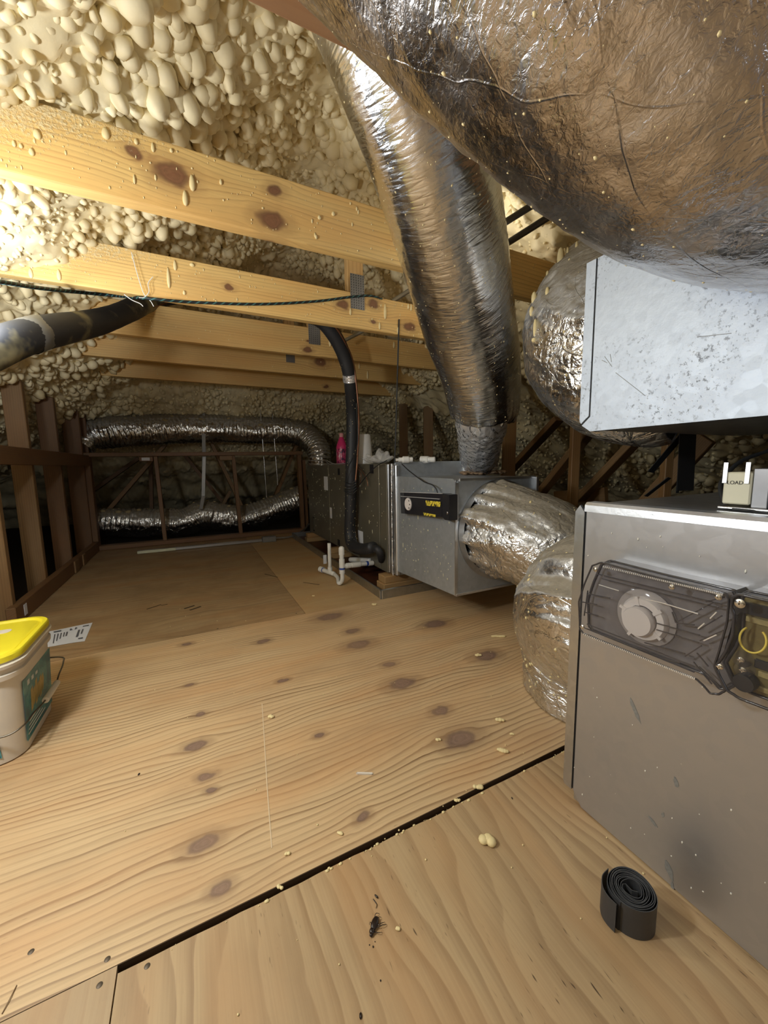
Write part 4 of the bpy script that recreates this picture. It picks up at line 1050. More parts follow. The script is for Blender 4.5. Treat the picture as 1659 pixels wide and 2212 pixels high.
# sensor: raised disc with ring and spokes, under a domed clear ring
dc = onx(1378, 1342, .652)
def disc(name, r, h, x, mat, cy, cz, par=None, n=48, prof=None):
    bm = bmesh.new(); lathe(bm, prof or [(0, h), (r * .94, h), (r, h * .8), (r, 0)], n)
    return autosmooth(bm_obj(name, bm, mat, par or sd, Matrix.Translation((x, cy, cz)) @ Matrix.Rotation(-math.pi / 2, 4, 'Y')))
rr0 = .047
sens = disc('sensor_base', rr0 * 1.0, .006, .669, M_discd, dc.y - .004, dc.z + .006)
disc('sensor_ring', rr0 * .80, .010, .665, M_disc, dc.y - .004, dc.z + .004, prof=[(rr0 * .50, 0), (rr0 * .50, .010), (rr0 * .72, .010), (rr0 * .80, .004), (rr0 * .80, 0)])
disc('sensor_cap', rr0 * .52, .018, .664, M_disc, dc.y, dc.z)
disc('dark_gap', rr0 * .60, .003, .6632, M_dk, dc.y - .003, dc.z + .002)
for a in (20, 75, 140, 215, 300):
    c, s = math.cos(math.radians(a)), math.sin(math.radians(a))
    lumber('spoke', (.656, dc.y - .003 + c * rr0 * .5, dc.z + .003 + s * rr0 * .5), (.656, dc.y - .003 + c * rr0 * .82, dc.z + .003 + s * rr0 * .82), .005, .004, M_disc, sd, Vector((1, 0, 0)), 0)
disc('domed_window', rr0 * 1.12, .010, .6655, M_clear, dc.y - .004, dc.z + .006, prof=[(rr0 * .9, .024), (rr0 * 1.08, .020), (rr0 * 1.14, .006), (rr0 * 1.14, 0)])
# moulded ribs
def bar(a, b, X, w=.0016, mat=None, nm='rib'):
    p, q = onx(*a, X), onx(*b, X)
    return lumber(nm, p, q, w, w, mat or M_rib, sd, Vector((1, 0, 0)), 0)
for a, b in (((1290, 1240), (1560, 1305)), ((1300, 1250), (1552, 1312)), ((1262, 1356), (1500, 1452)), ((1268, 1348), (1500, 1440)), ((1256, 1300), (1290, 1306)),
             ((1262, 1322), (1292, 1330)), ((1268, 1282), (1318, 1292)), ((1452, 1322), (1460, 1345)), ((1460, 1345), (1540, 1302)), ((1462, 1346), (1500, 1350)),
             ((1418, 1346), (1512, 1372)), ((1418, 1360), (1510, 1388)), ((1392, 1388), (1480, 1412)), ((1510, 1360), (1560, 1330)), ((1512, 1384), (1562, 1362)),
             ((1430, 1420), (1470, 1432)), ((1505, 1410), (1530, 1440)), ((1498, 1430), (1538, 1478)), ((1510, 1440), (1556, 1484)), ((1480, 1418), (1515, 1395)), ((1525, 1300), (1565, 1290)), ((1270, 1275), (1262, 1330))):
    bar(a, b, .652)
M_glint = plain('bright_plastic_edge', (.62, .62, .62), .15, .4)  # bright grey paints highlights onto the plastic edges
for a, b in (((1294, 1263), (1337, 1276)), ((1396, 1294), (1430, 1302)), ((1430, 1302), (1508, 1326)), ((1508, 1358), (1522, 1346)), ((1534, 1336), (1548, 1322)), ((1520, 1384), (1548, 1371))):
    bar(a, b, .6375, .0014, M_glint, 'moulded_edge')
bm = bmesh.new()
for k in range(64):
    t = k / 63
    for (a, b) in (((1304, 1224), (1560, 1284)), ((1262, 1370), (1500, 1466))):
        p = onx(a[0] + (b[0] - a[0]) * t, a[1] + (b[1] - a[1]) * t, .638); add_box(bm, (p.x - .001, p.y - .0008, p.z - .0014), (p.x + .001, p.y + .0008, p.z + .0014))
tag(bm_obj('serration', bm, M_glint, sd), kind='stuff')
for x, y in ((1286, 1230), (1451, 1268), (1552, 1290), (1258, 1354), (1555, 1440)):
    p = onx(x, y, .638); screw(sd, p.y, p.z, .6385)
# second compartment, cut by the frame
R_out = pxs([(1584, 1290), (1600, 1284), (1700, 1306), (1760, 1322), (1760, 1560), (1700, 1546), (1600, 1508), (1572, 1490), (1556, 1460), (1548, 1440), (1570, 1405), (1584, 1370), (1588, 1330), (1582, 1310)], XF)
yz_prism('back_housing', R_out, .698, .029, M_house, sd)
R_in = [(a + (.19 - a) * .05, b + (.47 - b) * .06) for a, b in R_out]
yz_prism('circuit_board', R_in, .669, .003, M_board, sd)
shell('clear_cover', R_out, .666, .028, .002, clear_mat('clearer_cover', (.12, .115, .12), .14), sd)
rim('cover_rim', R_out, .638, .0020, M_rib, sd); rim('cover_rim', R_out, .666, .0018, M_rib, sd)
R_lo = pxs([(1586, 1296), (1700, 1320), (1700, 1345), (1600, 1322), (1590, 1330)], .662); yz_prism('terminal_bay', R_lo, .668, .008, M_dk, sd)
p = onx(1598, 1304, .636); screw(sd, p.y, p.z, .637, .006)
yl = onx(1626, 1382, .655)
tube('yellow_wire', [(.655 + .004 * math.sin(a), yl.y + .0135 * math.cos(a), yl.z + .0165 * math.sin(a), .0013) for a in np.linspace(2.2, 7.2, 22)], .004, 8, M_yel, sd)
for x, y in ((1597, 1427), (1601, 1449)):
    p = onx(x, y, .650); disc('round_boss', .0105, .012, .664, M_clear, p.y, p.z, prof=[(.004, .012), (.009, .012), (.0105, .008), (.0105, 0)]); screw(sd, p.y, p.z, .655, .004)
p = onx(1602, 1478, .645); disc('dark_knob', .012, .016, .664, M_dk, p.y, p.z)
for x, y, w, h in ((1648, 1440, .02, .012), (1652, 1462, .016, .008), (1640, 1490, .018, .007), (1640, 1345, .03, .008)):
    p = onx(x, y, .66); box('terminal_block', (.662, p.y - w / 2, p.z - h / 2), (.671, p.y + w / 2, p.z + h / 2), M_dk if h > .008 else M_board2, sd, .001)

fd = thing('duct_smoke_detector', 'smaller looking duct smoke detector with yellow board on the far plenum side', 'smoke detector', (PLX, 1.56, .54))
XD = .975
O = pxs([(864, 1064), (958, 1067), (957, 1118), (866, 1109)], XD)
yz_prism('back_housing', O, PLX - .001, .020, M_dk, fd)
shell('clear_cover', O, PLX - .020, .024, .002, M_smoke, fd)
B = pxs([(955, 1067), (971, 1069), (971, 1125), (960, 1123), (956, 1118)], XD); yz_prism('end_box', B, PLX - .001, .044, M_dk, fd, .002)
K = pxs([(918, 1079), (953, 1081), (952, 1114), (913, 1111)], XD + .008); yz_prism('yellow_board', K, PLX - .036, .003, M_dk, fd)
for q in ([(919, 1081), (952, 1084), (950, 1095), (919, 1092)], [(914, 1107), (941, 1112), (940, 1117), (915, 1113)]):
    yz_prism('printed_label', pxs(q, XD - .003), XD - .0015, .001, M_brd_y, fd)
p = onx(881, 1089, XD); disc('sensor_disc', .042, .006, XD + .004, M_disc, p.y, p.z, fd, prof=[(0, .006), (.030, .006), (.034, 0)])
for a in (0, 50, -50): 
    q = (p.y - .022 * math.cos(math.radians(a)), p.z + .024 * math.sin(math.radians(a))); disc('sensor_slot', .004, .002, XD - .001, M_seam, q[0], q[1], fd, 12)
a, b = onx(866, 1072, XD - .002), onx(950, 1078, XD - .002); lumber('moulded_edge', a, b, .002, .003, M_glint, fd)
a, b = onx(866, 1063, XD - .002), onx(956, 1066, XD - .002); lumber('moulded_edge', a, b, .002, .003, M_glint, fd)
p = onx(973.5, 1097, PLX - .002); box('white_tag', (PLX - .0035, p.y - .006, p.z - .045), (PLX - .001, p.y + .006, p.z + .04), M_white, fd)
p = onx(967, 1108, XD); screw(fd, p.y, p.z, XD - .002, .006)

# ================================================================== things on the lower box
TOP = .658
M_cream = plain('cream_plastic', (.62, .60, .46), .45, var=.05)
rl = thing('relay', 'cream relay marked LOAD on top of the near lower metal box', 'relay', (.87, .36, TOP))
c1 = onz(1558, 1090, TOP + .006); RX0 = c1.x; RY1 = c1.y
RY0 = RY1 - .036; RX1 = RX0 + .055; RZ0, RZ1 = TOP + .004, TOP + .060
box('mounting_plate', (RX0 - .004, RY0 - .035, TOP), (RX1 + .012, RY1 + .004, TOP + .004), M_steel, rl, .001)
box('relay_case', (RX0, RY0, RZ0 + .004), (RX1, RY1, RZ1), M_cream, rl, .002)
box('coil_frame', (RX0 + .004, RY0 - .020, RZ0), (RX1 + .006, RY0, RZ1 + .006), plain('dull_steel', (.25, .25, .26), .4, .8), rl, .001)
box('coil', (RX0 + .008, RY0 - .032, RZ0), (RX1, RY0 - .018, RZ1 + .004), M_black, rl, .002)
for yy in (RY1 - .002, RY0 + .0055):
    lumber('spade_terminal', (RX0 - .002, yy, RZ1 - .018), (RX0 - .001, yy, RZ1 + .016), .0015, .006, M_steel, rl, Vector((0, 1, 0)), .0004)
text_obj('lettering', 'LOAD', .0082, plain('black_ink', (.012, .012, .014), .6), rl, Matrix.Translation((RX0 - .0004, (RY0 + RY1) / 2 + .0025, RZ1 - .017)) @ Matrix(((0, 0, -1, 0), (-1, 0, 0, 0), (0, 1, 0, 0), (0, 0, 0, 1))), .0002, .95)
tr = thing('transformer', 'dark transformer with a grey printed label at the right edge of the lower box top', 'transformer', (.86, .27, TOP))
TY1 = RY0 - .050; TX0 = RX0 - .012
box('core', (TX0, TY1 - .09, TOP + .001), (TX0 + .07, TY1, TOP + .066), M_black, tr, .003)
box('label', (TX0 - .001, TY1 - .085, TOP + .006), (TX0 + .0005, TY1 - .004, TOP + .062), plain('grey_label', (.40, .40, .42), .5), tr)
bm = bmesh.new()
for k in range(9):
    z = TOP + .055 - k * .0055
    for j in range(3):
        y0 = TY1 - .008 - j * .022; add_box(bm, (TX0 - .0013, y0 - .010 - .008 * random.random(), z), (TX0 - .0009, y0, z + .0022))
tag(bm_obj('printed_line', bm, M_ink, tr), kind='stuff')
cbl = thing('cable', 'black cable looping in from the right edge over the near lower box', 'cable', (.8, .33, .7))
pts = [(1720, 955, .80, .0038), (1659, 974, .80, .0038), (1600, 997, .79, .0040), (1566, 1030, .77, .0042), (1557, 1058, .75, .0044), (1572, 1098, .72, .0045), (1606, 1138, .69, .0045), (1659, 1172, .66, .0046), (1740, 1210, .63, .0046)]
tube('outer_jacket', [(*at(a, b, d), r) for a, b, d, r in pts], .004, 12, M_black, cbl)
for dx, w in ((3, .0010), (-4, .0011)):
    tube('inner_lead', [(*at(a + dx, b + 3, d + .006), w) for a, b, d, r in pts[5:]], .006, 8, M_copper if dx > 0 else M_black, cbl)
t = thing('lead_wire', 'short black lead lying beside the relay on the lower box', 'wire', (.87, .32, TOP))
q0 = onz(1582, 1100, TOP + .002)
tube('wire', [(q0.x, q0.y, TOP + .0025, .0018), (q0.x - .004, q0.y - .025, TOP + .0025, .0018), (q0.x - .020, q0.y - .045, TOP + .0025, .0018), (q0.x - .018, q0.y - .10, TOP + .0025, .0018)], .005, 8, M_black, t)
# black strips hanging behind
t = thing('hanging_strap', 'black plastic strips hanging beside the right slim post', 'strap', onx(1460, 950, 1.7))
for a, b, w in (((1478, 935), (1405, 1020), .03), ((1475, 930), (1463, 1065), .012), ((1446, 1032), (1395, 1072), .02), ((1486, 930), (1480, 1060), .07)):
    lumber('strip', onx(*a, 1.75), onx(*b, 1.75), .003, w, M_black, t, Vector((1, -.4, 0)).normalized(), 0)

# ================================================================== strap roll
sr = thing('strap_roll', 'coiled roll of black plastic strap standing on the near plywood', 'strap roll', (.592, .310, 0))
def strap_strip(path, z0, z1, th, name, parent, lean=(0, 0)):
    P = []
    path = np.array(path); tn = np.gradient(path, axis=0); tn /= np.linalg.norm(tn, axis=1)[:, None]; nn = np.stack([-tn[:, 1], tn[:, 0]], 1)
    a = path + nn * th / 2; b = path - nn * th / 2; n = len(path)
    lx, ly = lean
    g = np.stack([np.column_stack([a, np.full(n, z0)]), np.column_stack([a[:, 0] + lx, a[:, 1] + ly, np.full(n, z1)]), np.column_stack([b[:, 0] + lx, b[:, 1] + ly, np.full(n, z1)]), np.column_stack([b, np.full(n, z0)])], 1)
    me = grid_mesh(name, g, None, wrap=True)
    o = mesh_obj(name, me, M_strapblk, parent, Matrix.Translation((.592, .310, 0))); autosmooth(o, 35); return o
M_strapblk = plain('black_strap', (.045, .046, .05), .45, bumpy=.1)
ang = np.linspace(0, 2 * math.pi * 9.2, 520); rad = .0125 + (.0345 - .0125) * (ang / ang[-1]) ** .9 + .0008 * np.sin(ang * 3.1) + .0006 * np.sin(ang * 1.7)
sp = np.stack([np.cos(ang + 2.0) * rad * 1.06, np.sin(ang + 2.0) * rad * .98], 1)
strap_strip(sp, .0005, .052, .0009, 'coil', sr)
s0 = sp[0]; strap_strip([s0, s0 * .6 + np.array([.002, .003]), np.array([-.002, -.001]), np.array([.004, -.007])], .0008, .051, .0009, 'inner_end', sr)
e0 = sp[-1]; d0 = np.array([-.022, .024])
tp = [np.array([-.004, .0372]), np.array([-.024, .0345]), np.array([-.039, .0235]), np.array([-.0445, .011]), np.array([-.0445, -.003])]
strap_strip(np.array([[p_[0], p_[1]] for p_ in spline([(a[0], a[1], 0) for a in tp], .002)]), .001, .052, .0009, 'loose_end', sr)

# ================================================================== dead insect, crumbs, small litter
M_bug = plain('insect_brown', (.018, .010, .007), .3, var=.5, scale=300)
bc = onz(808, 2003); rc = thing('dead_roach', 'dead dark roach lying on the near plywood', 'insect', bc)
hd = (onz(802, 2023) - onz(815, 1985)); hd.z = 0; hd.normalize(); sd_ = Vector((-hd.y, hd.x, 0))
RB = Matrix((hd, sd_, Vector((0, 0, 1)))).transposed().to_4x4()
def ell(name, c, s, mat, par, sub=2, M=None):
    return mesh_obj(name, blobs_mesh(name, [(0, 0, 0)], [s], sub=sub), mat, par, (M or Matrix.Identity(4)) @ Matrix.Translation(c))
RM = Matrix.Translation(bc) @ RB
ell('abdomen', (-.003, 0, .0035), (.0105, .0058, .0034), M_bug, rc, 3, RM)
ell('thorax', (.008, 0, .0035), (.0048, .0046, .0030), M_bug, rc, 2, RM)
ell('head', (.0128, .0004, .0028), (.0026, .0026, .0022), M_bug, rc, 2, RM)
for (sx, sy, ex, ey, kx, ky) in ((-.008, .003, -.016, .006, -.012, .0035), (-.008, -.003, -.020, .001, -.015, -.003), (-.002, .005, -.012, .014, -.006, .011), (.001, .005, -.010, .018, -.004, .013), (.007, .004, .002, .015, .008, .010), (-.001, -.005, .000, -.008, -.001, -.007)):
    tube('leg', [(*(RM @ Vector((sx, sy, .003))), .0006), (*(RM @ Vector((kx, ky, .0055))), .0005), (*(RM @ Vector((ex, ey, .001))), .0003)], .002, 6, M_bug, rc)
l0 = onz(815, 1935); lg = thing('insect_leg', 'loose insect leg lying just above the dead roach', 'insect leg', l0)
v = lambda x, y, z: onz(x, y, z)
mesh_obj('femur', blobs_mesh('femur', [(0, 0, 0)], [(.0016, .0042, .0014)], sub=2), M_bug, lg, Matrix.Translation(onz(813, 1936, .0016)) @ Matrix.Rotation(.35, 4, 'Z'))
tube('tibia', [(*v(806, 1942, .0014), .0007), (*v(814, 1954, .0014), .0006), (*v(812, 1962, .001), .0003)], .002, 6, M_bug, lg)
for (x, y, s, lab) in ((810, 2034, .0009, 'dark speck touching the roach on its near side'), (798, 2041, .0010, 'dark speck just below the roach'), (806, 2045, .0014, 'larger dark speck below the roach'), (779, 2194, .0022, 'dark dropping near the bottom edge of the near plywood'), (1106, 1724, .0018, 'dark speck near the big foam crumb'), (300, 1672, .0024, 'thin dark sliver on the plywood right of the bucket'), (822, 2118, .0012, 'tiny dark bit below right of the roach')):
    p = onz(x, y, s * .5)
    o = ell('dirt_speck', (0, 0, 0), (s, s * (1.8 if s > .0016 else 1.2), s * .5), M_bug, None, 1, Matrix.Translation(p) @ Matrix.Rotation(-.4, 4, 'Z'))
    tag(o, lab, 'dirt speck', 'dark specks on the plywood')
CR = [(1076, 1376, 30, 7, 'long thin foam crumb nearest the foil elbow'), (1033, 1417, 14, 9, 'foam crumb on a knot in front of the elbow duct'), (1080, 1557, 18, 10, 'lumpy foam crumb left of the near metal box'), (1086, 1623, 26, 11, 'elongated foam crumb close to the plywood gap'), (947, 1599, 10, 8, 'foam crumb beside the biggest knot'), (586, 1550, 10, 9, 'lone foam crumb near the middle of the knotty sheet'),
      (808, 1307, 9, 7, 'foam crumb just in front of the drain pan'), (1032, 1702, 20, 12, 'foam crumb caught in the gap between sheets'), (1052, 1820, 24, 22, 'biggest foam crumb on the near plywood'), (859, 2007, 8, 8, 'small foam crumb right of the roach'), (621, 1845, 9, 8, 'foam crumb near the gap, left of centre'), (1106, 1587, 9, 6, 'small foam crumb between the two bigger ones by the box'), (677, 1288, 6, 4, 'tiny foam crumb left of the drain pan'), (1131, 1376, 7, 5, 'small foam crumb beside the foil elbow'), (735, 1801, 14, 9, 'foam bit at the left part of the gap'), (988, 1730, 14, 8, 'grey foam flake in the gap'), (605, 1918, 14, 8, 'curled foam flake along the gap'), (1163, 1461, 8, 5, 'pale crumb near the foot of the elbow duct')]
for x, y, l, w, lab in CR:
    p = onz(x, y); d = (p - EYE).dot(FWD); sx, sy = l / 2 / FPX * d, w / 2 / FPX * d * 1.15
    n = 5; C = []; S = []
    for k in range(n):
        C.append(((k / (n - 1) - .5) * 1.3 * sx, (random.random() - .5) * sy * .5, sy * .45)); q = .75 + .5 * random.random(); S.append((max(sx * .38, sy * .7) * q, sy * .75 * q, sy * .5 * q))
    me = blobs_mesh('foam_crumb', C, S, sub=2)
    a = -YAW if l < 1.5 * w else -YAW - random.choice((0, 25))
    tag(mesh_obj('foam_crumb', me, M_drip, None, Matrix.Translation(p) @ Matrix.Rotation(math.radians(a), 4, 'Z')), lab, 'foam crumb', 'foam crumbs on the plywood')
C = []; S = []
for k in range(110):
    x = -.14 + 1.15 * random.random() ** .8; s = .0006 + .0030 * random.random() ** 4
    C.append((x, SEAM2 - .0125 + .005 * (random.random() - .3), .0006)); S.append((s * 1.5, s, s * .7))
for k in range(160):
    x = -.6 + 1.8 * random.random(); y = .2 + 2.2 * random.random(); s = .0008 + .0015 * random.random(); C.append((x, y, s * .5)); S.append((s, s, s * .7))
o0 = np.array([.4, .8, 0]); tag(mesh_obj('foam_litter', blobs_mesh('foam_litter', np.array(C) - o0, S), M_drip, None, Matrix.Translation(Vector(o0))), 'fine foam litter along the plywood gap and over the floor', 'litter', kind='stuff')
a, b = onz(769, 1671, .001), onz(806, 1672, .001)
tag(lumber('plastic_sliver', a, b, .005, .0015, plain('translucent_sliver', (.72, .66, .58), .4), None), 'flat whitish sliver lying on the knotty plywood', 'sliver')
for i, (a, b) in enumerate((((345, 1310), (398, 1306)), ((395, 1316), (432, 1308)))):
    pass
t = thing('bent_nail', 'thin pale twig of hair-like fibre in the near left corner', 'fibre', onz(20, 2160))
tube('fibre', [(*onz(4, 2190, .001), .0006), (*onz(20, 2160, .002), .0006), (*onz(36, 2128, .001), .0006)], .004, 6, plain('brown_fibre', (.20, .12, .06), .6), t)
t.name = 'loose_fibre'

# ================================================================== bucket
M_pail = plain('pail_plastic', (.66, .60, .50), .38, var=.04, bumpy=.03)
M_lid = plain('yellow_lid_plastic', (.80, .68, .03), .35, var=.05)
bk = thing('plastic_pail', 'off-white square pail with a yellow lid and teal labels at the left edge', 'bucket', (-.565, 1.36, 0))
BW, BD = .285, .30; BC = Vector((-.5675, 1.362, 0))
def loft(name, rings, mat, par, M, capb=True, capt=True, ang=40):
    bm = bmesh.new(); R = []
    for (w, d, r, z) in rings: R.append([bm.verts.new((x, y, z)) for x, y in rrect(w, d, r, 7)])
    for a, b in zip(R, R[1:]):
        for k in range(len(a)): bm.faces.new((a[k], a[(k + 1) % len(a)], b[(k + 1) % len(a)], b[k]))
    if capb: bm.faces.new(list(reversed(R[0])))
    if capt: bm.faces.new(R[-1])
    bmesh.ops.recalc_face_normals(bm, faces=bm.faces)
    return autosmooth(bm_obj(name, bm, mat, par, M), ang)
MB_ = Matrix.Translation(BC)
loft('body', [(BW - .035, BD - .035, .05, 0), (BW - .024, BD - .024, .055, .004), (BW - .006, BD - .006, .06, .20), (BW - .004, BD - .004, .06, .222), (BW + .010, BD + .010, .062, .224), (BW + .012, BD + .012, .062, .236), (BW + .002, BD + .002, .06, .239), (BW + .002, BD + .002, .06, .252), (BW + .018, BD + .018, .064, .254), (BW + .020, BD + .020, .064, .262), (BW + .006, BD + .006, .06, .265), (BW + .006, BD + .006, .06, .274)], M_pail, bk, MB_)
lid = loft('lid', [(BW + .002, BD + .002, .06, .268), (BW + .012, BD + .012, .062, .270), (BW + .012, BD + .012, .062, .283), (BW + .006, BD + .006, .06, .287), (BW - .012, BD - .012, .054, .287), (BW - .018, BD - .018, .052, .281), (BW - .026, BD - .026, .05, .281), (BW - .030, BD - .030, .05, .283)], M_lid, bk, MB_)
bm = bmesh.new(); add_prism(bm, rrect(.13, .032, .014, 6), .0006); bm_obj('lid_sticker', bm, plain('worn_paper', (.66, .60, .50), .7, var=.15), lid, MB_ @ Matrix.Translation((.01, .06, .2832)))
M_teal = NT('teal_label'); _c = M_teal.coord(); _v = M_teal.noise(_c, 14, 4, .6, 1.0)
M_teal = M_teal.done(M_teal.ramp(_v, [(.3, (.015, .08, .14)), (.48, (.015, .20, .24)), (.62, (.12, .36, .36)), (.75, (.42, .52, .48))]), .3)
M_yprint = plain('yellow_lettering', (.42, .31, .10), .4, var=.4); M_wprint = plain('white_lettering', (.62, .66, .64), .4); M_navy = plain('navy_print', (.015, .05, .12), .35)
def side_pt(y, z, off=.0006):     # point on the right (+X) wall, following its taper
    w = (BW - .024) + (BW - .006 - BW + .024) * min(1, max(0, (z - .004) / .196))
    return Vector((BC.x + w / 2 + off, y, z))
def side_patch(name, pts, mat, off, par):
    bm = bmesh.new(); vs_ = [bm.verts.new(side_pt(y, z, off)) for y, z in pts]; bm.faces.new(vs_)
    r = bmesh.ops.extrude_face_region(bm, geom=bm.faces[:]); bmesh.ops.translate(bm, vec=(.0003, 0, 0), verts=[g for g in r['geom'] if isinstance(g, bmesh.types.BMVert)])
    bmesh.ops.recalc_face_normals(bm, faces=bm.faces)
    return bm_obj(name, bm, mat, par)
lb = side_patch('label', [(1.262, .026), (1.462, .026), (1.470, .196), (1.256, .196)], M_teal, .0003, bk)
for y0, z0, h_, w_ in ((1.300, .088, .066, .014), (1.318, .096, .050, .012), (1.334, .090, .072, .013), (1.352, .098, .046, .012), (1.367, .092, .062, .014), (1.386, .100, .050, .011)):
    side_patch('yellow_stroke', [(y0, z0), (y0 + w_, z0 + .004), (y0 + w_ + .008, z0 + h_ * .6), (y0 + w_ + .004, z0 + h_), (y0 + .004, z0 + h_ * .9)], M_yprint, .0007, lb)
for k in range(4):
    side_patch('white_stroke', [(1.27 + .004 * k, .040 + .010 * k), (1.40 - .02 * k, .040 + .010 * k), (1.40 - .02 * k, .0435 + .010 * k), (1.27 + .004 * k, .0435 + .010 * k)], M_wprint, .0007, lb)
for k in range(3):
    side_patch('white_stroke', [(1.285 + .03 * k, .170), (1.300 + .03 * k, .170), (1.300 + .03 * k, .184 - .003 * k), (1.285 + .03 * k, .184 - .003 * k)], M_wprint, .0007, lb)
def front_patch(name, pts, mat, off, par):
    bm = bmesh.new()
    def fp_(x, z):
        w = (BD - .024) + .018 * min(1, max(0, (z - .004) / .196)); return Vector((x, BC.y - w / 2 - off, z))
    vs_ = [bm.verts.new(fp_(x, z)) for x, z in pts]; bm.faces.new(vs_)
    r = bmesh.ops.extrude_face_region(bm, geom=bm.faces[:]); bmesh.ops.translate(bm, vec=(0, -.0003, 0), verts=[g for g in r['geom'] if isinstance(g, bmesh.types.BMVert)])
    bmesh.ops.recalc_face_normals(bm, faces=bm.faces); return bm_obj(name, bm, mat, par)
lf = front_patch('label', [(-.66, .022), (-.474, .022), (-.482, .182), (-.66, .182)], M_teal, .0003, bk)
front_patch('navy_band', [(-.66, .135), (-.483, .135), (-.484, .180), (-.66, .180)], M_navy, .0006, lf)
front_patch('navy_band', [(-.66, .024), (-.477, .024), (-.478, .062), (-.66, .062)], M_navy, .0006, lf)
front_patch('white_oval', [(-.515 + .026 * math.cos(a), .045 + .013 * math.sin(a)) for a in np.linspace(0, 2 * math.pi, 20)[:-1]], M_wprint, .0010, lf)
front_patch('grey_oval', [(-.515 + .021 * math.cos(a), .045 + .010 * math.sin(a)) for a in np.linspace(0, 2 * math.pi, 20)[:-1]], M_ink, .0014, lf)
M_wire = plain('handle_wire', (.16, .14, .11), .35, .9)
hx = BC.x + BW / 2
hw = [(BC.x - .02, BC.y - BD / 2 - .004, .108, .0022), (BC.x + .05, BC.y - BD / 2 - .008, .096, .0022), (hx - .03, BC.y - BD / 2 - .008, .088, .0022), (hx + .000, BC.y - BD / 2 + .010, .096, .0022), (hx + .006, 1.27, .098, .0022), (hx + .012, 1.33, .094, .0022), (hx + .014, 1.42, .094, .0022), (hx + .012, 1.468, .104, .0022), (hx + .018, 1.498, .128, .0022), (hx + .004, 1.515, .142, .0022), (BC.x + .03, 1.52, .15, .0022)]
hd_ = tube('wire_handle', hw, .006, 10, M_wire, bk)
bm = bmesh.new(); add_cyl(bm, (hx + .0135, 1.335, .094), (hx + .0145, 1.435, .094), .0085, n=18); autosmooth(bm_obj('grip', bm, M_pail, hd_))

# ================================================================== paper on the far sheet
pc = [onz(110 - 28, 1369, .0008), onz(200, 1345, .0008), onz(183, 1385, .0008), onz(82, 1401, .0008)]
cc = sum(pc, Vector()) / 4
sh = thing('paper_sheet', 'white printed instruction sheet lying on the far plywood behind the bucket', 'paper', cc)
bm = bmesh.new(); vs_ = [bm.verts.new(p) for p in pc]; bm.faces.new(vs_); bmesh.ops.subdivide_edges(bm, edges=bm.edges[:], cuts=5, use_grid_fill=True)
for q in bm.verts: q.co.z = .0012 + .0012 * math.sin(q.co.x * 40) * math.sin(q.co.y * 31)
bmesh.ops.recalc_face_normals(bm, faces=bm.faces); autosmooth(bm_obj('sheet', bm, M_paper, sh), 80)
def pl(u, v_): a = pc[0].lerp(pc[1], u); b = pc[3].lerp(pc[2], u); q = a.lerp(b, v_); return (q.x, q.y, .0034)
bm = bmesh.new()
def quad(u0, v0, u1, v1, u2, v2, u3, v3): bm.faces.new([bm.verts.new(pl(*q)) for q in ((u0, v0), (u1, v1), (u2, v2), (u3, v3))])
for k, u in enumerate((.30, .36, .42, .48)): quad(u, .30, u + .022, .30, u + .022, .86 - .1 * k, u, .86 - .1 * k)
quad(.28, .1, .42, .1, .42, .17, .28, .17); quad(.83, .12, .95, .12, .95, .18, .83, .18); quad(.76, .32, .80, .32, .80, .72, .76, .72); quad(.84, .32, .87, .32, .87, .58, .84, .58); quad(.60, .12, .64, .22, .60, .26, .58, .2); quad(.69, .10, .73, .18, .69, .26, .68, .2); quad(.83, .80, .93, .80, .93, .86, .83, .86); quad(.53, .3, .56, .3, .56, .55, .53, .55)
tag(bm_obj('printed_text', bm, M_ink, sh), kind='stuff')

# ================================================================== black insulated line set
M_insul = plain('insulation_sleeve', (.020, .021, .024), .55, var=.25, scale=9, bumpy=.12)
M_insul_dust = NT('dusty_sleeve'); _c = M_insul_dust.coord(); _m = M_insul_dust.mrange(M_insul_dust.noise(_c, 5.5, 4, .65), .52, .68, 0, .55)
M_insul_dust = M_insul_dust.done(M_insul_dust.mix(_m, (.025, .026, .03), (.40, .34, .17)), .65)
lsA = thing('insulated_pipe', 'thick black insulated pipe slanting in at the left edge, dusted with foam', 'pipe', at(65, 725, 1.2))
tube('sleeve', [(-1.75, .45, .15, .05), (-1.40, .70, .42, .050), (-1.0, 1.02, .70, .050), (*at(-170, 815, .95), .050), (*at(-60, 775, 1.05), .050), (*at(65, 725, 1.2), .050), (*at(230, 690, 1.62), .047), (*at(335, 648, 2.02), .043), (*at(420, 632, 2.2), .04)], .02, 28, M_insul_dust, lsA, crinkle(8, .002, 30, .0006, 91), caps=True)
tube('tape_band', [(*at(56, 729, 1.19), .0515), (*at(72, 723, 1.215), .0525), (*at(92, 718, 1.26), .0515)], .006, 40, M_greytape, lsA, crinkle(14, .0015, 50, .001, 92))
tube('copper_line', [(*at(-60, 815, 1.05), .005), (*at(80, 752, 1.25), .005), (*at(230, 706, 1.62), .0048), (*at(345, 659, 2.0), .0046), (*at(400, 640, 2.15), .0046)], .02, 10, M_copper, lsA)
tube('control_wire', [(*at(95, 748, 1.26), .0022), (*at(190, 732, 1.5), .0022), (*at(245, 714, 1.62), .0022), (*at(262, 698, 1.7), .0022), (*at(320, 668, 1.95), .0022)], .01, 8, plain('brown_wire', (.07, .035, .025), .5), lsA)
lsB = thing('insulated_pipe', 'black insulated pipe bending down from the beams into the air handler', 'pipe', onx(757, 1165, .95))
XB = .955
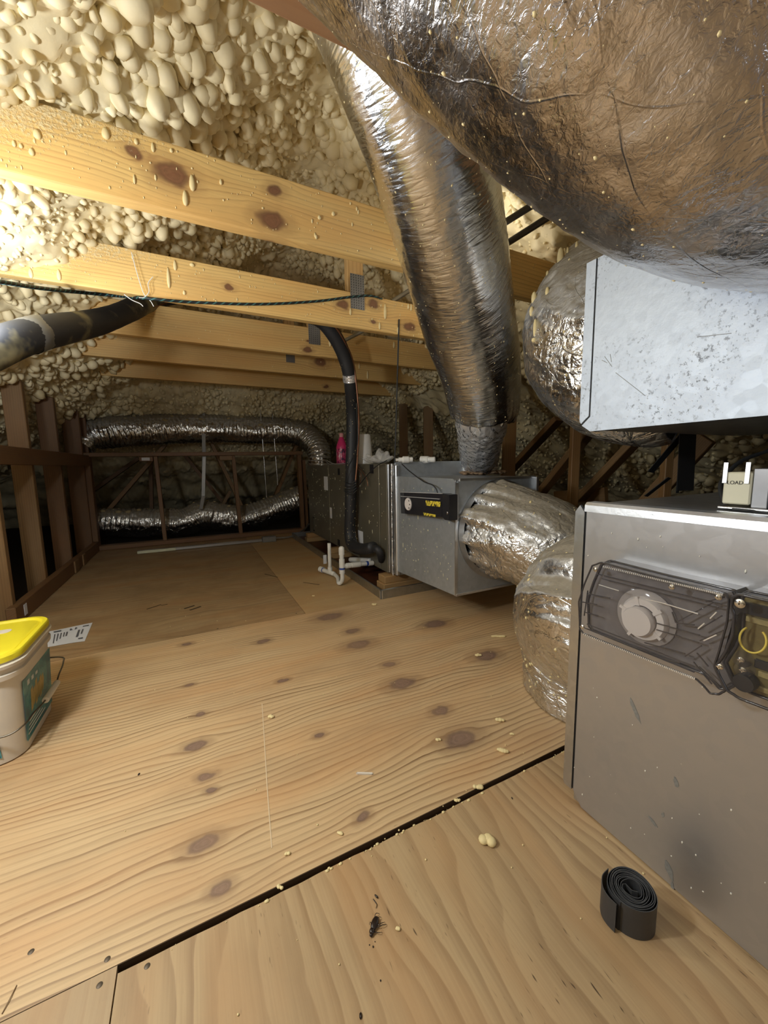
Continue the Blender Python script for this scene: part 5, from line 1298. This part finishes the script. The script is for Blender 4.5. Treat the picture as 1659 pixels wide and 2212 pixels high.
pB = [(*ony(640, 672, 2.12), .042), (*ony(690, 690, 2.14), .042), (*ony(720, 722, 2.16), .042), (*ony(742, 765, 2.2), .041), (*ony(756, 820, 2.25), .040), (*onx(761, 900, .965), .039), (*onx(759, 1000, .958), .039), (*onx(757, 1100, .95), .039), (*onx(756, 1150, .948), .039), (*onx(762, 1178, .945), .039), (*onx(782, 1186, .945), .037), (*onx(806, 1182, .95), .035)]
tube('sleeve', pB, .012, 26, M_insul, lsB, crinkle(8, .0012, 30, .0005, 93), caps=True)
tube('thin_sleeve', [(*onx(800, 1184, .955), .022), (*onx(816, 1187, .965), .022), (*onx(822, 1200, .985), .022), (*onx(824, 1210, 1.01), .021)], .008, 18, M_insul, lsB, caps=True)
tube('tape_band', [(*ony(754.5, 808, 2.238), .0415), (*ony(756.5, 824, 2.255), .042)], .006, 30, M_foil_tape, lsB, crinkle(20, .002, 60, .001, 94))
tube('copper_line', [(*ony(664, 660, 2.08), .006), (*ony(712, 692, 2.1), .006), (*ony(742, 735, 2.14), .006), (*ony(764, 790, 2.2), .006), (*onx(775, 900, .95), .006), (*onx(772, 990, .95), .006), (*onx(768, 1040, .93), .006)], .02, 10, M_copper, lsB)
tube('control_wire', [(*onx(770, 870, .93), .003), (*onx(772, 960, .92), .003), (*onx(752, 1010, .90), .003), (*onx(746, 1042, .90), .003)], .02, 8, M_black, lsB)
for k in range(5):
    yy = 1040 + k * 6
    tube('wire_wrap', [(*onx(743, yy + 4 * math.sin(k), .915), .0026), (*onx(757, yy + 5, .885), .0026), (*onx(770, yy - 4, .91), .0026)], .01, 6, M_black, lsB)
C = []; S = []
for k in range(120):
    i = random.randrange(2, 9); a = Vector(pB[i][:3]).lerp(Vector(pB[i + 1][:3]), random.random()); th = random.random() * math.pi
    dv = (EYE - a).normalized(); sv = dv.cross(Vector((0, 0, 1))).normalized()
    p = a + (dv * math.sin(th) + sv * math.cos(th)) * .0395; s = .001 + .0012 * random.random(); C.append(p[:]); S.append((s, s, s * 1.5))
o0 = np.array(C).mean(0); tag(mesh_obj('foam_speck', blobs_mesh('foam_speck', np.array(C) - o0, S), M_drip, lsB, Matrix.Translation(Vector(o0))), kind='stuff')

# ================================================================== cords and wires
M_cord = NT('braided_cord'); _u = M_cord.coord('UV'); _s = M_cord.sep(_u)
_k = M_cord.math('PINGPONG', M_cord.math('ADD', _s[1], M_cord.math('MULTIPLY', M_cord.math('PINGPONG', _s[0], .018), 1.5)), .016)
M_cord = M_cord.done(M_cord.mix(M_cord.mrange(_k, .011, .013), (.008, .012, .013), (.05, .16, .15)), .6)
t = thing('braided_cord', 'black and green braided cord draped along the second beam', 'cord', at(0, 608, 1.1))
YC_ = BY[1 + 1] - .026
tube('cord', [(*at(-120, 596, .85), .0062), (*at(0, 609, 1.05), .0062), (*at(100, 624, 1.3), .0062), (*at(230, 637, 1.62), .0060), (*ony(310, 644, YC_), .0056), (*ony(420, 653, YC_), .0056), (*ony(560, 657, YC_), .0056), (*ony(680, 651, YC_), .0054), (*ony(760, 641, YC_), .0052), (*ony(800, 639, YC_), .0050), (*ony(826, 646, YC_), .003)], .008, 14, M_cord, t)
t = thing('white_string', 'thin white string knotted round the braided cord', 'string', ony(310, 640, YC_))
YS = YC_ - .008
for q in ([(284, 545), (296, 590), (308, 628), (314, 640)], [(330, 598), (320, 612), (322, 630), (312, 642), (300, 643)], [(268, 636), (285, 648), (303, 656), (309, 662)], [(314, 642), (325, 650), (332, 662)]):
    tube('strand', [(*ony(x, y, YS), .0015) for x, y in q], .005, 6, M_white, t)
t = thing('hanging_wire', 'thin black wire hanging straight down to the far plenum', 'wire', onx(854, 985, 1.05))
tube('wire', [(*ony(862, 690, 1.84), .004), (*ony(860, 760, 1.845), .004), (*onx(857, 860, 1.03), .0038), (*onx(854, 960, 1.02), .0036), (*onx(852, 1000, 1.01), .0036)], .02, 8, M_black, t)
t = thing('detector_wire', 'thin black wire running over the far plenum edge to its detector', 'wire', onx(900, 1030, 1.0))
tube('wire', [(*onx(868, 1002, 1.03), .0028), (*onx(885, 1018, 1.01), .0028), (*onx(915, 1040, .995), .0028), (*onx(935, 1048, .99), .0028), (*onx(944, 1060, .985), .0028), (*onx(945, 1070, .985), .0028)], .01, 8, M_black, t)
t = thing('control_cable', 'dark control wires strung from the pipe up to the air handler top', 'wire', onx(800, 1020, 1.0))
for q in ([(771, 1055), (790, 1030), (812, 1008), (835, 995)], [(772, 1010), (780, 1025), (776, 1048), (768, 1056)], [(772, 1005), (790, 1030), (795, 1050)]):
    tube('wire', [(*onx(x, y, .985), .003) for x, y in q], .01, 8, M_black if q[0][1] > 1020 else M_copper, t)
# two conduits high on the right
for (a, b, lab) in (((1060, 500, 1.52), (1200, 412, 1.34), 'upper of two dark conduits crossing the foam right of the tall duct'), ((1060, 548, 1.56), (1215, 450, 1.38), 'lower of two dark conduits crossing the foam right of the tall duct')):
    tag(tube('conduit', [(*at(*a), .0125), (*at(*b), .0125)], .05, 16, plain('dark_conduit', (.075, .07, .065), .45, .5)), lab, 'conduit', 'dark conduits right of the tall duct')
tag(tube('conduit', [(*ony(846, 652, 1.98), .012), (*ony(915, 608, 1.98), .012)], .05, 14, plain('grey_conduit', (.42, .41, .38), .35, .8)), 'short grey conduit above the second beam at the tall duct', 'conduit')
tag(tube('conduit', [(*ony(740, 738, 2.32), .010), (*ony(860, 676, 2.32), .010)], .05, 14, plain('pale_conduit', (.36, .34, .28), .5, .4)), 'pale conduit glimpsed in the gap under the second beam', 'conduit')

# ================================================================== condensate trap and things round the air handler
M_pvc = plain('white_pvc', (.74, .73, .68), .35, var=.06); M_blue = plain('blue_pvc_primer', (.03, .07, .32), .4)
ZP = .02
pvc = thing('pvc_trap', 'white PVC condensate trap with two open risers beside the drain pan', 'pipe', onz(740, 1266))
U0 = onz(740, 1262, .016); tee = Vector((U0.x + .004, U0.y + .012, 0))
zT = onx(743, 1227, U0.x).z; zTop = onx(743, 1190, U0.x).z
run = onx(806, 1216, 1.01)
Lf = onz(722, 1240, .020); Cp = onz(697, 1231, .026)
r_ = .0125
tube('u_bend', [(tee.x, tee.y, zT - .02, r_), (tee.x, tee.y, .05, r_), (tee.x - .004, tee.y + .012, .022, r_), (U0.x - .012, U0.y + .035, .0155, r_), (*(Lf * .55 + U0 * .45 + Vector((0, 0, .004))), r_), (*Lf, r_)], .008, 18, M_pvc, pvc)
tube('horizontal_run', [(*Lf, .0150), (*Cp, .0150)], .02, 18, M_pvc, pvc, caps=True)
bm = bmesh.new(); dv = (Cp - Lf).normalized(); add_cyl(bm, Cp - dv * .004, Cp + dv * .028, .0195, n=20); autosmooth(bm_obj('end_cap', bm, M_pvc, pvc))
bm = bmesh.new(); add_cyl(bm, Cp - dv * .010, Cp - dv * .002, .0165, n=20); autosmooth(bm_obj('primer_band', bm, M_blue, pvc))
vr = Lf.lerp(Cp, .35); zV = onx(712, 1174, vr.x).z
bm = bmesh.new(); add_cyl(bm, (vr.x, vr.y, .02), (vr.x, vr.y, .06), .016, n=20); autosmooth(bm_obj('tee_socket', bm, M_pvc, pvc))
tube('vent_riser', [(vr.x, vr.y, .04, .0118), (vr.x, vr.y, zV, .0118)], .04, 18, M_pvc, pvc, caps=True)
bm = bmesh.new(); add_cyl(bm, (tee.x, tee.y, zT - .045), (tee.x, tee.y, zT + .045), .0172, n=22); autosmooth(bm_obj('tee', bm, M_pvc, pvc))
bm = bmesh.new(); add_cyl(bm, (tee.x, tee.y, zT + .03), (tee.x, tee.y, zTop - .02), .0138, n=20); autosmooth(bm_obj('riser', bm, M_pvc, pvc))
bm = bmesh.new(); lathe(bm, [(.0175, -.035), (.0178, -.004), (.0165, .008), (.010, .016), (0, .018)], 22, Matrix.Translation((tee.x, tee.y, zTop))); autosmooth(bm_obj('riser_cap', bm, M_pvc, pvc))
ta = Vector((tee.x, tee.y, zT)); rn = Vector((run.x, run.y, run.z))
bm = bmesh.new(); add_cyl(bm, ta, rn, .0135, n=20); autosmooth(bm_obj('side_pipe', bm, M_pvc, pvc))
for a0, a1, rr_ in ((.12, .24, .0172), (.28, .56, .0168), (.82, .98, .0165)):
    bm = bmesh.new(); add_cyl(bm, ta.lerp(rn, a0), ta.lerp(rn, a1), rr_, n=20); autosmooth(bm_obj('coupling', bm, M_pvc, pvc))
bm = bmesh.new(); add_cyl(bm, ta.lerp(rn, .76), ta.lerp(rn, .82), .0160, n=20); autosmooth(bm_obj('primer_band', bm, M_blue, pvc))
bm = bmesh.new(); add_cyl(bm, (tee.x, tee.y, zT - .02), (tee.x, tee.y, zT - .008), .0174, n=20); autosmooth(bm_obj('primer_band', bm, M_blue, pvc))
tg = Lf.lerp(Cp, .75); q = onz(702, 1212, .05); box('paper_tag', (q.x - .012, q.y - .001, .03), (q.x + .012, q.y + .001, .095), M_paper, pvc)
t = thing('white_hose', 'short white hose stub behind the PVC trap at the air handler', 'hose', onx(757, 1209, .96))
a, b = onx(757, 1209, .97), onx(800, 1211, 1.012); tube('hose', [(*a, .017), (*a.lerp(b, .3), .0185), (*b, .0165)], .01, 18, M_white, t, caps=True)
# on top of the air handler
ATOP = .7425
q = onz(738, 998, ATOP + .002); q = Vector((1.07, ony(738, 960, 3.0).y, ATOP)); 
def top_at(px, X): d = ray(px, 1000); s = X / d.x; return Vector((X, d.y * s, ATOP))
q = top_at(739, 1.13)
bt = thing('plastic_bottle', 'pink plastic bottle standing on the air handler behind the black pipe', 'bottle', q)
hB = onx(744, 934, q.x).z - ATOP; sc = hB / .25
M_pink = plain('pink_plastic', (.62, .035, .16), .3, var=.08)
bm = bmesh.new(); lathe(bm, [(0, 0), (.040 * sc, 0), (.044 * sc, .006), (.044 * sc, .135 * sc), (.040 * sc, .155 * sc), (.027 * sc, .19 * sc), (.017 * sc, .215 * sc), (.015 * sc, .222 * sc)], 32, Matrix.Translation(q)); autosmooth(bm_obj('body', bm, M_pink, bt), 50)
bm = bmesh.new(); lathe(bm, [(.0175 * sc, .218 * sc), (.018 * sc, .246 * sc), (.014 * sc, .25 * sc), (0, .25 * sc)], 24, Matrix.Translation(q)); autosmooth(bm_obj('cap', bm, plain('pale_pink_cap', (.72, .34, .34), .4), bt), 50)
M_blab = NT('bottle_label'); _v = M_blab.noise(M_blab.mapping(M_blab.coord(), (60, 60, 30)), 1.0, 2)
M_blab = M_blab.done(M_blab.ramp(_v, [(.40, (.06, .01, .05)), (.47, (.50, .05, .14)), (.58, (.55, .08, .16)), (.64, (.75, .66, .68))]), .35)
bm = bmesh.new(); lathe(bm, [(.0442 * sc, .012 * sc), (.0448 * sc, .014 * sc), (.0448 * sc, .122 * sc), (.0442 * sc, .124 * sc)], 32, Matrix.Translation(q)); bb = autosmooth(bm_obj('label', bm, M_blab, bt), 50)
dvc = (EYE - q); dvc.z = 0; dvc.normalize(); side = Vector((-dvc.y, dvc.x, 0))
q = top_at(788, 1.10); h = onx(789, 938, q.x).z - ATOP
cu = thing('plastic_cup', 'upturned tall white cup standing on the air handler right of the pipe', 'cup', q)
wr = 37 / FPX * (q - EYE).dot(FWD) / 2; wt = 26 / FPX * (q - EYE).dot(FWD) / 2
bm = bmesh.new(); lathe(bm, [(wr, 0), (wr * 1.0, .004), (wt * 1.02, h * .97), (wt * .9, h), (0, h)], 40, Matrix.Translation(q)); autosmooth(bm_obj('shell', bm, M_white, cu), 50)
tube('base_rim', [(q.x + wr * math.cos(a), q.y + wr * math.sin(a), ATOP + .004, .0035) for a in np.linspace(0, 2 * math.pi, 40)], .01, 8, M_white, cu)
q = top_at(818, 1.06)
M_bag = NT('clear_bag'); M_bag = M_bag.done((.75, .75, .73), .12, 0.0, M_bag.bump(M_bag.noise(M_bag.coord(), 60, 4), .8, .01), Alpha=.38)
bm = bmesh.new(); bmesh.ops.create_icosphere(bm, subdivisions=4, radius=1)
for v_ in bm.verts:
    c = v_.co; n_ = float(vnoise(np.array([c.x * 3]), np.array([c.y * 3]), 5, np.array([c.z * 3]))[0]); v_.co = Vector((c.x * .07 * (1 + .5 * n_), c.y * .12 * (1 + .4 * n_), (c.z + .98) * .025 * (1 + .9 * n_) + max(0, .055 - abs(c.y + .3) * .16 - abs(c.x) * .08) * (c.z > 0)))
tag(bm_obj('plastic_bag', bm, M_bag, None, Matrix.Translation(q + Vector((0, 0, .001))), True), 'crumpled clear plastic bag at the foot of the white cup', 'bag')
for px, rot, lab in ((877, -.35, 'left white PVC fitting lying on the far plenum flange'), (926, -.75, 'right white PVC fitting lying on the far plenum flange')):
    X_ = PLX + .05 + (.0 if px < 900 else .09)
    d = ray(px, 993); s_ = 1.84 / d.y; p = Vector((EYE.x + d.x * s_, 1.84, .673)); p.z = .672
    p = ony(px, 993, PLY1 + .02)
    t = thing('pipe_fitting', lab, 'pipe fitting', (p.x, p.y, p.z), 'white PVC fittings on the far plenum')
    Mx = Matrix.Translation(p) @ Matrix.Rotation(rot, 4, 'Z') @ Matrix.Rotation(math.pi / 2, 4, 'Y') @ Matrix.Scale(.72, 4)
    if px < 900:
        bm = bmesh.new(); lathe(bm, [(0, -.06), (.018, -.058), (.018, -.03), (.026, -.024), (.026, .02), (.020, .024), (.020, .05), (.013, .05), (.013, .03)], 24, Mx); autosmooth(bm_obj('body', bm, M_white, t))
        bm = bmesh.new(); lathe(bm, [(.0, -.085), (.012, -.083), (.010, -.058)], 18, Mx); autosmooth(bm_obj('stub', bm, M_white, t))
    else:
        bm = bmesh.new(); lathe(bm, [(.020, -.052), (.022, -.05), (.022, .05), (.020, .052), (.014, .05), (.014, -.05), (.020, -.052)], 24, Mx); autosmooth(bm_obj('body', bm, M_white, t))
        bm = bmesh.new(); lathe(bm, [(.020, 0), (.022, .048), (.014, .050), (.013, .02)], 20, Matrix.Translation(p) @ Matrix.Rotation(2.1, 4, 'Z') @ Matrix.Rotation(math.pi / 2, 4, 'Y')); autosmooth(bm_obj('branch', bm, M_white, t))
for q in ([(700, 990), (712, 1000), (735, 1000)], [(702, 992), (716, 1003), (760, 998)]):
    pass
t = thing('loose_wire', 'grey wire ends lying on the air handler top left of the bottle', 'wire', top_at(715, 1.06))
for q in ([(704, 1.15), (712, 1.08), (738, 1.06), (760, 1.07)], [(706, 1.06), (722, 1.05), (745, 1.06)]):
    tube('wire', [(*(top_at(x, X) + Vector((0, 0, .006 + (.03 if i == 0 else 0)))), .004) for i, (x, X) in enumerate(q)], .01, 8, plain('grey_wire', (.35, .34, .32), .5), t)

# ================================================================== conduit and box on the far floor edge
cs = thing('floor_raceway', 'long thin aluminium raceway lying at the foot of the back knee wall', 'raceway', onz(440, 1178))
a, b = onz(297, 1193, .016), onz(575, 1166, .016)
M_alu = plain('dull_aluminium', (.46, .45, .42), .32, .85)
lumber('channel', a, b, .030, .026, M_alu, cs); 
lumber('pale_end', a + (b - a) * .0 + Vector((0, -.0155, 0)), a.lerp(b, .27) + Vector((0, -.0155, 0)), .002, .024, plain('pale_sticker', (.60, .60, .42), .5), cs)
bx = onz(580, 1166, .02); box('junction_box', (bx.x - .06, bx.y - .03, .0005), (bx.x + .07, bx.y + .03, .055), plain('grey_box', (.22, .21, .19), .5, .4), cs, .004)
tube('cable', [(bx.x + .07, bx.y, .03, .010), (*onz(625, 1160, .02), .010), (*onz(645, 1152, .03), .010), (*onz(658, 1143, .04), .010), (*onz(667, 1132, .08), .010)], .02, 10, M_alu, cs)
